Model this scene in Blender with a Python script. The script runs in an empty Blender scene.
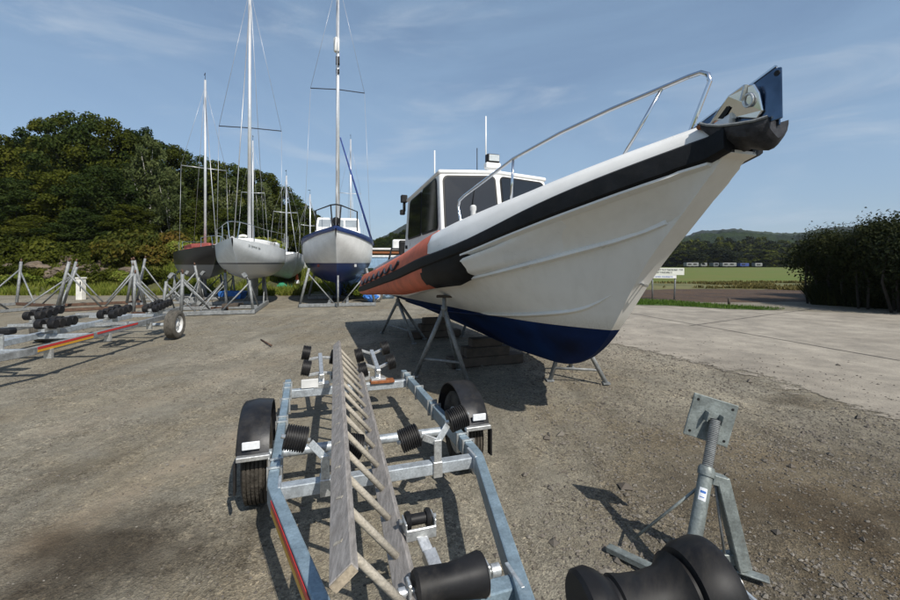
import bpy, math, random
from mathutils import Vector, Matrix, noise as mnoise
rnd = random.Random(7)
C = bpy.context.scene.collection
R = math.radians
PI = math.pi
V = Vector
# ------------------------------------------------------------------ camera numbers (real place: eye 1.7 m above the yard)
FPX, HOR, EYE = 425.0, 263.0, 1.7
def G(px, py, z=0.0):
    Y = FPX * (EYE - z) / (py - HOR)
    return V(((px - 450) / FPX * Y, Y, z))
def P(px, py, Y):
    return V(((px - 450) / FPX * Y, Y, EYE - (py - HOR) / FPX * Y))

# ------------------------------------------------------------------ mesh builder
class MB:
    def __init__(s):
        s.v = []; s.f = []; s.m = []; s.sm = []
    def add(s, vs, fs, mat=0, smooth=False):
        o = len(s.v)
        s.v += [tuple(p) for p in vs]
        for k, f in enumerate(fs):
            s.f.append([i + o for i in f])
            s.m.append(mat[k] if isinstance(mat, (list, tuple)) else mat)
            s.sm.append(smooth)
    def box(s, c, size, rot=None, mat=0):
        hx, hy, hz = [q / 2 for q in size]
        vs = [V((x, y, z)) for x in (-hx, hx) for y in (-hy, hy) for z in (-hz, hz)]
        if rot is not None: vs = [rot @ p for p in vs]
        vs = [p + V(c) for p in vs]
        s.add(vs, [(0,1,3,2),(4,6,7,5),(0,4,5,1),(2,3,7,6),(0,2,6,4),(1,5,7,3)], mat)
    def bar(s, a, b, w, h, up=(0, 0, 1), mat=0):
        a, b = V(a), V(b); d = (b - a); L = d.length; d.normalize()
        upv = V(up)
        if abs(d.dot(upv)) > .98: upv = V((1, 0, 0))
        x = d.cross(upv).normalized(); z = x.cross(d).normalized()
        rot = Matrix((x, d, z)).transposed()
        s.box((a + b) / 2, (w, L, h), rot, mat)
    def rings(s, rs, closed=True, caps=True, mat=0, smooth=True, capmat=None):
        n = len(rs[0]); o = len(s.v); vs = [p for r in rs for p in r]; fs = []
        m = n if closed else n - 1
        for i in range(len(rs) - 1):
            for j in range(m):
                a = i * n + j; b = i * n + (j + 1) % n
                fs.append((a, b, b + n, a + n))
        mm = mat if not callable(mat) else [mat(i, j) for i in range(len(rs) - 1) for j in range(m)]
        s.add(vs, fs, mm, smooth)
        if caps and closed:
            cm = capmat if capmat is not None else (mm if not isinstance(mm, list) else 0)
            s.f.append([o + j for j in range(n)][::-1]); s.m.append(cm); s.sm.append(False)
            k = (len(rs) - 1) * n
            s.f.append([o + k + j for j in range(n)]); s.m.append(cm); s.sm.append(False)
    def tube(s, pts, r, n=10, mat=0, caps=True, sect=None, up=None):
        pts = [V(p) for p in pts]; rr = r if isinstance(r, (list, tuple)) else [r] * len(pts)
        T = []
        for i in range(len(pts)):
            a = pts[max(i - 1, 0)]; b = pts[min(i + 1, len(pts) - 1)]
            d0 = (pts[i] - a).normalized() if i > 0 else (b - pts[i]).normalized()
            d1 = (b - pts[i]).normalized() if i < len(pts) - 1 else d0
            T.append(((d0 + d1).normalized(), max(.5, d0.dot((d0 + d1).normalized()))))
        t0 = T[0][0]
        x = t0.orthogonal().normalized() if up is None else t0.cross(V(up)).normalized()
        rs = []
        for i, (t, c) in enumerate(T):
            if up is not None and abs(t.dot(V(up))) < .98: x = t.cross(V(up)).normalized()
            x = (x - t * x.dot(t)).normalized(); y = t.cross(x).normalized()
            if sect is None:
                rs.append([pts[i] + x * (rr[i] * math.cos(2 * PI * k / n)) + y * (rr[i] * math.sin(2 * PI * k / n)) for k in range(n)])
            else:
                rs.append([pts[i] + x * (q[0] / c) - y * q[1] for q in sect])
        s.rings(rs, True, caps, mat, sect is None)
    def lathe(s, o, axis, prof, n=20, mat=0, caps=True, matf=None):
        o, a = V(o), V(axis).normalized(); x = a.orthogonal().normalized(); y = a.cross(x)
        rs = [[o + a * h + x * (r * math.cos(2 * PI * k / n)) + y * (r * math.sin(2 * PI * k / n)) for k in range(n)] for h, r in prof]
        s.rings(rs, True, caps, mat if matf is None else matf)
    def prism(s, poly, off, mat=0):
        poly = [V(p) for p in poly]; n = len(poly); off = V(off)
        s.add(poly + [p + off for p in poly], [list(range(n))[::-1], list(range(n, 2 * n))] + [(i, (i + 1) % n, (i + 1) % n + n, i + n) for i in range(n)], mat)
    def build(s, name, mats, parent=None, loc=(0, 0, 0), rotz=0, bevel=0, seg=1, sharp=35, fix=True):
        me = bpy.data.meshes.new(name); me.from_pydata(s.v, [], s.f)
        mats = mats if isinstance(mats, (list, tuple)) else [mats]
        for m in mats: me.materials.append(m)
        me.polygons.foreach_set('material_index', s.m)
        me.polygons.foreach_set('use_smooth', s.sm)
        me.update()
        if fix:
            import bmesh
            bm = bmesh.new(); bm.from_mesh(me); bmesh.ops.recalc_face_normals(bm, faces=bm.faces)
            for e in bm.edges:
                if len(e.link_faces) == 2 and e.calc_face_angle(0) > R(sharp): e.smooth = False
            bm.to_mesh(me); bm.free()
        o = bpy.data.objects.new(name, me); C.objects.link(o)
        if parent is not None: o.parent = parent
        o.location = loc; o.rotation_euler = (0, 0, rotz)
        if bevel:
            md = o.modifiers.new('bevel', 'BEVEL'); md.width = bevel; md.segments = seg; md.limit_method = 'ANGLE'; md.angle_limit = R(40)
        return o
def tag(o, label, cat, group=None):
    o['label'] = label; o['category'] = cat
    if group: o['group'] = group
    return o
def thing(name, label, cat, loc=(0, 0, 0), rotz=0, group=None):
    o = bpy.data.objects.new(name, None); C.objects.link(o); o.empty_display_size = .2
    o.location = loc; o.rotation_euler = (0, 0, rotz)
    return tag(o, label, cat, group)
def struct(o, kind='structure'):
    o['kind'] = kind; return o
def dup(root, loc, rotz=0, label=None, scale=None, group=None):
    r = root.copy(); C.objects.link(r); r.location = loc; r.rotation_euler = (0, 0, rotz)
    if scale is not None: r.scale = scale
    if label: r['label'] = label
    if group: r['group'] = group
    for ch in list(root.children):
        c = ch.copy(); C.objects.link(c); c.parent = r
        for g in list(ch.children):
            d = g.copy(); C.objects.link(d); d.parent = c
    return r

# ------------------------------------------------------------------ materials
def mat(name, col, rough=.5, metal=0, var=.15, scale=8, bump=0, bscale=60, col2=None, detail=6, coat=0, spec=.5, stretch=None, dist=.01, contrast=(.35, .65), obj=True):
    m = bpy.data.materials.new(name); m.use_nodes = True
    nt = m.node_tree; nd = nt.nodes; lk = nt.links; b = nd['Principled BSDF']
    tc = nd.new('ShaderNodeTexCoord'); src = tc.outputs['Object']
    if not obj:
        gm = nd.new('ShaderNodeNewGeometry'); src = gm.outputs['Position']
    if stretch:
        mp = nd.new('ShaderNodeMapping'); mp.inputs['Scale'].default_value = stretch
        lk.new(src, mp.inputs['Vector']); src = mp.outputs['Vector']
    n = nd.new('ShaderNodeTexNoise'); n.inputs['Scale'].default_value = scale; n.inputs['Detail'].default_value = detail; n.inputs['Roughness'].default_value = .65
    lk.new(src, n.inputs['Vector'])
    cr = nd.new('ShaderNodeValToRGB'); cr.color_ramp.elements[0].position = contrast[0]; cr.color_ramp.elements[1].position = contrast[1]
    c2 = col2 if col2 else [max(0, c * (1 - var)) for c in col]
    c1 = col if col2 else [min(1, c * (1 + var)) for c in col]
    cr.color_ramp.elements[0].color = (*c2, 1); cr.color_ramp.elements[1].color = (*c1, 1)
    lk.new(n.outputs['Fac'], cr.inputs['Fac']); lk.new(cr.outputs['Color'], b.inputs['Base Color'])
    b.inputs['Roughness'].default_value = rough; b.inputs['Metallic'].default_value = metal
    b.inputs['Specular IOR Level'].default_value = spec
    b.inputs['Coat Weight'].default_value = coat; b.inputs['Coat Roughness'].default_value = .08
    rr = nd.new('ShaderNodeMapRange'); rr.inputs['To Min'].default_value = max(.02, rough * .8); rr.inputs['To Max'].default_value = min(1, rough * 1.25)
    lk.new(n.outputs['Fac'], rr.inputs['Value']); lk.new(rr.outputs['Result'], b.inputs['Roughness'])
    if bump:
        n2 = nd.new('ShaderNodeTexNoise'); n2.inputs['Scale'].default_value = bscale; n2.inputs['Detail'].default_value = 5
        lk.new(src, n2.inputs['Vector'])
        bp = nd.new('ShaderNodeBump'); bp.inputs['Strength'].default_value = bump; bp.inputs['Distance'].default_value = dist
        lk.new(n2.outputs['Fac'], bp.inputs['Height']); lk.new(bp.outputs['Normal'], b.inputs['Normal'])
    return m
def nodes_of(m): return m.node_tree.nodes, m.node_tree.links, m.node_tree.nodes['Principled BSDF']

M = {}
M['galv'] = mat('galvanised_steel', (.42, .46, .49), .42, .4, .22, 14, .08, 40)
M['galv_dull'] = mat('weathered_galvanised_steel', (.24, .25, .25), .6, .3, .3, 10, .15, 60)
M['stand'] = mat('dull_green_grey_steel', (.21, .235, .225), .5, .3, .3, 12, .2, 50)
M['zinc'] = mat('bright_zinc', (.62, .63, .62), .35, .7, .15, 30)
M['rail_blue'] = mat('galvanised_sky_tinted', (.23, .31, .365), .42, .3, .2, 9, .15, 50)  # blue in the base colour stands in for sky reflected by the steel
M['rubber'] = mat('black_rubber', (.012, .012, .013), .5, 0, .35, 6, .02, 30)
M['tyre'] = mat('tyre_rubber', (.05, .044, .036), .85, 0, .6, 9, 1, 45, dist=.01)
M['tyre_old'] = mat('dusty_tyre_rubber', (.10, .092, .078), .9, 0, .35, 12, .7, 60, dist=.006)
M['plastic'] = mat('black_plastic', (.016, .017, .02), .38, 0, .35, 9, .05, 60)
M['rust'] = mat('rusty_steel', (.24, .085, .03), .85, .1, .4, 20, .4, 60)
M['rust_dark'] = mat('dark_rust', (.10, .055, .035), .85, .1, .4, 10, .3, 50)
M['wood'] = mat('grey_weathered_wood', (.27, .25, .232), .8, 0, .3, 5, .5, 30, stretch=(14, 1.2, 14), dist=.004)
M['rung'] = mat('pale_rung_wood', (.36, .325, .265), .75, 0, .25, 8, .3, 40, stretch=(3, 14, 14))
M['endwood'] = mat('end_grain', (.33, .275, .20), .85, 0, .3, 40, .3, 80)
M['timber'] = mat('shade_toned_timber', (.075, .058, .043), .9, 0, .3, 6, .5, 30, dist=.01)  # darkened so the deep shade under the hull sits in the colour
M['white'] = mat('white_gelcoat', (.82, .81, .78), .28, 0, .06, 3, coat=.25)
M['offwhite'] = mat('aged_white_paint', (.62, .62, .60), .4, 0, .12, 5)
M['greyhull'] = mat('pale_grey_gelcoat', (.52, .55, .58), .32, 0, .08, 2, coat=.2)
M['deckgrey'] = mat('grey_white_deck', (.55, .56, .57), .5, 0, .1, 6, .1, 200)
M['navy'] = mat('navy_paint', (.012, .03, .12), .4, 0, .3, 4)
M['antifoul'] = mat('dark_blue_antifouling', (.01, .022, .085), .6, 0, .35, 4, .1, 30)
M['orange'] = mat('faded_orange_hypalon', (.60, .135, .065), .6, 0, .16, 3.5, .1, 60)
M['band'] = mat('black_rubber_fender', (.008, .009, .011), .55, 0, .35, 5, .12, 60)
M['chrome'] = mat('polished_stainless', (.72, .74, .76), .12, 1, .05, 5)
M['chrome_dk'] = mat('worn_stainless', (.5, .52, .54), .2, 1, .15, 5)
M['anchor'] = mat('galvanised_anchor', (.055, .055, .06), .55, .5, .35, 14, .3, 50)
M['glass'] = mat('dark_window_glass', (.012, .014, .016), .06, 0, .1, 3, spec=.8)
M['blackfit'] = mat('black_fitting', (.015, .015, .016), .45, 0, .2, 10)
M['paneb'] = mat('pane_painted_sky_pale', (.25, .28, .30), .1, 0, .1, 3, spec=.8)  # pale base colour stands in for sky reflected in the glass
M['lens'] = mat('lamp_lens', (.62, .64, .62), .15, .3, .1, 20)
M['mast'] = mat('anodised_mast', (.66, .67, .68), .35, .45, .08, 4)
M['wire'] = mat('rigging_wire', (.45, .46, .47), .4, .6, .1, 10)
M['darkwire'] = mat('dark_rope', (.03, .035, .05), .8, 0, .2, 10)
M['blackhull'] = mat('black_painted_hull', (.016, .016, .018), .4, 0, .3, 3)
M['redcanvas'] = mat('faded_red_canvas', (.30, .07, .055), .85, 0, .2, 6, .3, 30)
M['greybottom'] = mat('grey_antifouling', (.22, .24, .25), .7, 0, .2, 4)
M['bluecanvas'] = mat('blue_canvas', (.03, .06, .22), .8, 0, .25, 6, .3, 25)
M['bluetub'] = mat('bright_blue_plastic', (.04, .17, .52), .5, 0, .15, 6)
M['green'] = mat('green_plastic', (.02, .20, .10), .6, 0, .2, 6)
M['paleblue'] = mat('pale_blue_paint', (.28, .42, .58), .5, 0, .2, 6)
M['conered'] = mat('orange_cone_plastic', (.65, .12, .04), .5, 0, .1, 6)
M['red'] = mat('red_reflective', (.55, .03, .03), .35, 0, .15, 60)
M['yellow'] = mat('yellow_reflective', (.65, .34, .03), .35, 0, .15, 60)
M['stickerw'] = mat('white_label', (.7, .72, .74), .4, 0, .08, 30)
M['stickerb'] = mat('blue_label_print', (.05, .14, .42), .4, 0, .1, 30)
M['post'] = mat('whitewashed_post', (.70, .68, .62), .7, 0, .15, 6, .2, 30)
M['rock'] = mat('grey_brown_rock', (.115, .088, .062), .95, 0, .6, 1.6, .6, 9, dist=.08)
M['letter'] = mat('dark_lettering', (.03, .04, .035), .6, 0, .1, 10)
M['cream'] = mat('cream_sign_board', (.70, .70, .62), .5, 0, .06, 3)
M['bark'] = mat('dark_bark', (.03, .026, .02), .95, 0, .4, 4, .6, 12, dist=.05)
M['birch'] = mat('pale_birch_bark', (.38, .36, .32), .9, 0, .45, 6, .4, 12)
M['stone'] = mat('loose_pebbles', (.34, .31, .27), .85, 0, .1, 8)

def spangle(m, sc_=110, amt=.16):
    nd, lk, b = nodes_of(m); src = b.inputs['Base Color'].links[0].from_socket; tc = nd.new('ShaderNodeTexCoord')
    vo = nd.new('ShaderNodeTexVoronoi'); vo.inputs['Scale'].default_value = sc_; lk.new(tc.outputs['Object'], vo.inputs['Vector'])
    sp = nd.new('ShaderNodeSeparateColor'); lk.new(vo.outputs['Color'], sp.inputs['Color'])
    mr = nd.new('ShaderNodeMapRange'); mr.inputs['To Min'].default_value = 1 - amt; mr.inputs['To Max'].default_value = 1 + amt * .6; lk.new(sp.outputs['Red'], mr.inputs['Value'])
    x = nd.new('ShaderNodeMixRGB'); x.blend_type = 'MULTIPLY'; x.inputs['Fac'].default_value = 1; lk.new(src, x.inputs['Color1']); lk.new(mr.outputs['Result'], x.inputs['Color2'])
    # streaks of grime and a little rust bloom
    n = nd.new('ShaderNodeTexNoise'); n.inputs['Scale'].default_value = 4.5; n.inputs['Detail'].default_value = 9; n.inputs['Roughness'].default_value = .75; lk.new(tc.outputs['Object'], n.inputs['Vector'])
    m2 = nd.new('ShaderNodeMapRange'); m2.inputs['From Min'].default_value = .56; m2.inputs['From Max'].default_value = .72; m2.inputs['To Max'].default_value = .40; lk.new(n.outputs['Fac'], m2.inputs['Value'])
    y = nd.new('ShaderNodeMixRGB'); y.inputs['Color2'].default_value = (.16, .13, .10, 1); lk.new(m2.outputs['Result'], y.inputs['Fac']); lk.new(x.outputs['Color'], y.inputs['Color1'])
    lk.new(y.outputs['Color'], b.inputs['Base Color'])
for q in ('galv', 'rail_blue', 'galv_dull', 'zinc', 'stand'): spangle(M[q])
for q in ('band', 'rubber', 'plastic', 'tyre', 'tyre_old', 'blackfit', 'antifoul', 'anchor'): nodes_of(M[q])[2].inputs['Specular IOR Level'].default_value = .22
def dusty(m, col=(.11, .095, .075), amt=.5, sc_=6):
    nd, lk, b = nodes_of(m); src = b.inputs['Base Color'].links[0].from_socket; tc = nd.new('ShaderNodeTexCoord')
    n = nd.new('ShaderNodeTexNoise'); n.inputs['Scale'].default_value = sc_; n.inputs['Detail'].default_value = 10; n.inputs['Roughness'].default_value = .78; n.inputs['Distortion'].default_value = .4; lk.new(tc.outputs['Object'], n.inputs['Vector'])
    mr = nd.new('ShaderNodeMapRange'); mr.inputs['From Min'].default_value = .48; mr.inputs['From Max'].default_value = .75; mr.inputs['To Max'].default_value = amt; lk.new(n.outputs['Fac'], mr.inputs['Value'])
    y = nd.new('ShaderNodeMixRGB'); y.inputs['Color2'].default_value = (*col, 1); lk.new(mr.outputs['Result'], y.inputs['Fac']); lk.new(src, y.inputs['Color1']); lk.new(y.outputs['Color'], b.inputs['Base Color'])
    a_ = nd.new('ShaderNodeMath'); a_.operation = 'MULTIPLY_ADD'; a_.inputs[1].default_value = .5; a_.inputs[2].default_value = b.inputs['Roughness'].default_value; lk.new(mr.outputs['Result'], a_.inputs[0]); lk.new(a_.outputs[0], b.inputs['Roughness'])
for q, am in (('rubber', .30), ('plastic', .28), ('band', .10), ('tyre', .8), ('tyre_old', .5), ('blackfit', .2)): dusty(M[q], amt=am, sc_=(3.5 if q == 'rubber' else 6))
dusty(M['orange'], (.34, .14, .09), .5, 2.5); dusty(M['deckgrey'], (.33, .33, .31), .5, 4); dusty(M['wood'], (.15, .13, .11), .6, 7)
def island_color(m, cols, base_noise=None):
    nd, lk, b = nodes_of(m)
    g = nd.new('ShaderNodeNewGeometry'); cr = nd.new('ShaderNodeValToRGB')
    while len(cr.color_ramp.elements) < len(cols): cr.color_ramp.elements.new(.5)
    for i, c in enumerate(cols):
        cr.color_ramp.elements[i].position = i / (len(cols) - 1); cr.color_ramp.elements[i].color = (*c, 1)
    lk.new(g.outputs['Random Per Island'], cr.inputs['Fac']); lk.new(cr.outputs['Color'], b.inputs['Base Color'])
    return m
island_color(M['stone'], [(.06, .052, .043), (.14, .122, .10), (.11, .096, .078), (.165, .148, .122), (.10, .083, .066), (.21, .19, .16)])

def leafmat(name, cols, trans=.3, nscale=.35, shift=.5):
    m = bpy.data.materials.new(name); m.use_nodes = True
    nt = m.node_tree; nd = nt.nodes; lk = nt.links; b = nd['Principled BSDF']; out = nd['Material Output']
    g = nd.new('ShaderNodeNewGeometry'); n = nd.new('ShaderNodeTexNoise'); n.inputs['Scale'].default_value = nscale; n.inputs['Detail'].default_value = 3
    oi = nd.new('ShaderNodeObjectInfo')
    lk.new(g.outputs['Position'], n.inputs['Vector'])
    a = nd.new('ShaderNodeMath'); a.operation = 'MULTIPLY_ADD'; a.inputs[1].default_value = .45
    lk.new(g.outputs['Random Per Island'], a.inputs[0])
    mr = nd.new('ShaderNodeMapRange'); mr.inputs['From Min'].default_value = .3; mr.inputs['From Max'].default_value = .7; mr.inputs['To Min'].default_value = -.05; mr.inputs['To Max'].default_value = .45
    lk.new(n.outputs['Fac'], mr.inputs['Value']); lk.new(mr.outputs['Result'], a.inputs[2])
    a2 = nd.new('ShaderNodeMath'); a2.operation = 'MULTIPLY_ADD'; a2.inputs[1].default_value = .5
    lk.new(oi.outputs['Random'], a2.inputs[0]); lk.new(a.outputs[0], a2.inputs[2])
    a3 = nd.new('ShaderNodeMath'); a3.operation = 'SUBTRACT'; a3.inputs[1].default_value = .17; lk.new(a2.outputs[0], a3.inputs[0])
    cr = nd.new('ShaderNodeValToRGB')
    while len(cr.color_ramp.elements) < len(cols): cr.color_ramp.elements.new(.5)
    for i, c in enumerate(cols):
        cr.color_ramp.elements[i].position = i / (len(cols) - 1); cr.color_ramp.elements[i].color = (*c, 1)
    lk.new(a3.outputs[0], cr.inputs['Fac']); lk.new(cr.outputs['Color'], b.inputs['Base Color'])
    b.inputs['Roughness'].default_value = .65; b.inputs['Specular IOR Level'].default_value = .08
    t = nd.new('ShaderNodeBsdfTranslucent'); lk.new(cr.outputs['Color'], t.inputs['Color'])
    mx = nd.new('ShaderNodeMixShader'); mx.inputs['Fac'].default_value = trans
    lk.new(b.outputs[0], mx.inputs[1]); lk.new(t.outputs[0], mx.inputs[2]); lk.new(mx.outputs[0], out.inputs['Surface'])
    return m
M['leaf'] = leafmat('wood_foliage', [(.020, .028, .004), (.040, .050, .006), (.068, .080, .009), (.120, .122, .018)])
M['leafgreen'] = leafmat('deep_green_foliage', [(.012, .022, .005), (.024, .040, .008), (.042, .060, .012), (.085, .105, .022)])
M['leaf2'] = leafmat('light_foliage', [(.04, .055, .018), (.07, .09, .03), (.10, .12, .04), (.14, .15, .06)])
M['leafdk'] = leafmat('dark_thicket_foliage', [(.010, .015, .006), (.015, .021, .008), (.024, .030, .010), (.042, .046, .014)], .2, .8)
M['gorse'] = leafmat('autumn_bracken', [(.035, .05, .010), (.065, .075, .012), (.11, .095, .016), (.13, .075, .016)], .3, .6)
M['grass'] = leafmat('long_grass', [(.07, .10, .014), (.12, .16, .022), (.18, .21, .035), (.20, .18, .05)], .3, .8)
M['rush'] = leafmat('dry_rushes', [(.07, .06, .02), (.13, .11, .035), (.19, .16, .06), (.12, .07, .03)], .25, .3)
M['verge'] = leafmat('verge_grass', [(.04, .085, .012), (.06, .12, .018), (.085, .15, .022), (.11, .16, .035)], .3, .8)

# ------------------------------------------------------------------ world, sun, camera
SUN = V((.53, -.83, 1.0)).normalized()
sc = bpy.context.scene
w = bpy.data.worlds.new('World'); sc.world = w; w.use_nodes = True
nd = w.node_tree.nodes; lk = w.node_tree.links; bg = nd['Background']
sky = nd.new('ShaderNodeTexSky'); sky.sky_type = 'NISHITA'; sky.sun_disc = False
sky.sun_elevation = math.asin(SUN.z); sky.sun_rotation = math.atan2(SUN.x, SUN.y)
sky.altitude = 10; sky.air_density = 1.0; sky.dust_density = .9; sky.ozone_density = 2.0
tc = nd.new('ShaderNodeTexCoord')
mp = nd.new('ShaderNodeMapping'); mp.inputs['Scale'].default_value = (1.2, 1.2, 3.6); mp.inputs['Rotation'].default_value = (.2, .1, .6)
lk.new(tc.outputs['Generated'], mp.inputs['Vector'])
cn = nd.new('ShaderNodeTexNoise'); cn.inputs['Scale'].default_value = 1.5; cn.inputs['Detail'].default_value = 7; cn.inputs['Roughness'].default_value = .55; cn.inputs['Distortion'].default_value = .6
lk.new(mp.outputs['Vector'], cn.inputs['Vector'])
cr = nd.new('ShaderNodeMapRange'); cr.inputs['From Min'].default_value = .35; cr.inputs['From Max'].default_value = .75; cr.inputs['To Min'].default_value = .30; cr.inputs['To Max'].default_value = .85
lk.new(cn.outputs['Fac'], cr.inputs['Value'])
sx = nd.new('ShaderNodeSeparateXYZ'); lk.new(tc.outputs['Generated'], sx.inputs[0])
el = nd.new('ShaderNodeMapRange'); el.interpolation_type = 'SMOOTHSTEP'; el.inputs['From Min'].default_value = .10; el.inputs['From Min'].default_value = .30; el.inputs['From Max'].default_value = .95; el.inputs['To Min'].default_value = 1; el.inputs['To Max'].default_value = .12
lk.new(sx.outputs['Z'], el.inputs['Value'])
vm = nd.new('ShaderNodeMath'); vm.operation = 'MULTIPLY'; lk.new(cr.outputs['Result'], vm.inputs[0]); lk.new(el.outputs['Result'], vm.inputs[1])
mx = nd.new('ShaderNodeMixRGB'); mx.inputs['Color2'].default_value = (2.75, 4.1, 5.75, 1)
lk.new(vm.outputs[0], mx.inputs['Fac']); lk.new(sky.outputs['Color'], mx.inputs['Color1'])
# wisps of high cloud
mp2 = nd.new('ShaderNodeMapping'); mp2.inputs['Scale'].default_value = (1.0, 1.6, 5.5); mp2.inputs['Rotation'].default_value = (.25, -.35, .3); lk.new(tc.outputs['Generated'], mp2.inputs['Vector'])
wn = nd.new('ShaderNodeTexNoise'); wn.inputs['Scale'].default_value = 1.9; wn.inputs['Detail'].default_value = 9; wn.inputs['Roughness'].default_value = .6; wn.inputs['Distortion'].default_value = .9; lk.new(mp2.outputs['Vector'], wn.inputs['Vector'])
wr = nd.new('ShaderNodeMapRange'); wr.interpolation_type = 'SMOOTHSTEP'; wr.inputs['From Min'].default_value = .50; wr.inputs['From Max'].default_value = .80; wr.inputs['To Max'].default_value = .50; lk.new(wn.outputs['Fac'], wr.inputs['Value'])
wm = nd.new('ShaderNodeMath'); wm.operation = 'MULTIPLY'; lk.new(wr.outputs['Result'], wm.inputs[0]); lk.new(el.outputs['Result'], wm.inputs[1])
mx3 = nd.new('ShaderNodeMixRGB'); mx3.inputs['Color2'].default_value = (5.0, 5.7, 6.5, 1); lk.new(wm.outputs[0], mx3.inputs['Fac']); lk.new(mx.outputs['Color'], mx3.inputs['Color1'])
lk.new(mx3.outputs['Color'], bg.inputs['Color']); bg.inputs['Strength'].default_value = .115
sl = bpy.data.lights.new('sun', 'SUN'); sl.energy = 5.0; sl.angle = R(.5); sl.color = (1, .955, .88)
so = bpy.data.objects.new('sun', sl); C.objects.link(so); so.rotation_euler = (-SUN).to_track_quat('-Z', 'Y').to_euler(); so.location = (5, -8, 12)
cd = bpy.data.cameras.new('camera'); cam = bpy.data.objects.new('camera', cd); C.objects.link(cam)
cam.location = (0, 0, EYE); cam.rotation_euler = (R(90), 0, 0)
cd.sensor_width = 36; cd.lens = 17.0; cd.shift_y = -(300 - HOR) / 900; cd.clip_end = 9000; cd.clip_start = .05
sc.camera = cam
sc.view_settings.view_transform = 'Standard'; sc.view_settings.look = 'None'; sc.view_settings.exposure = 0; sc.view_settings.gamma = 1
sc.view_settings.use_curve_mapping = False

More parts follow.
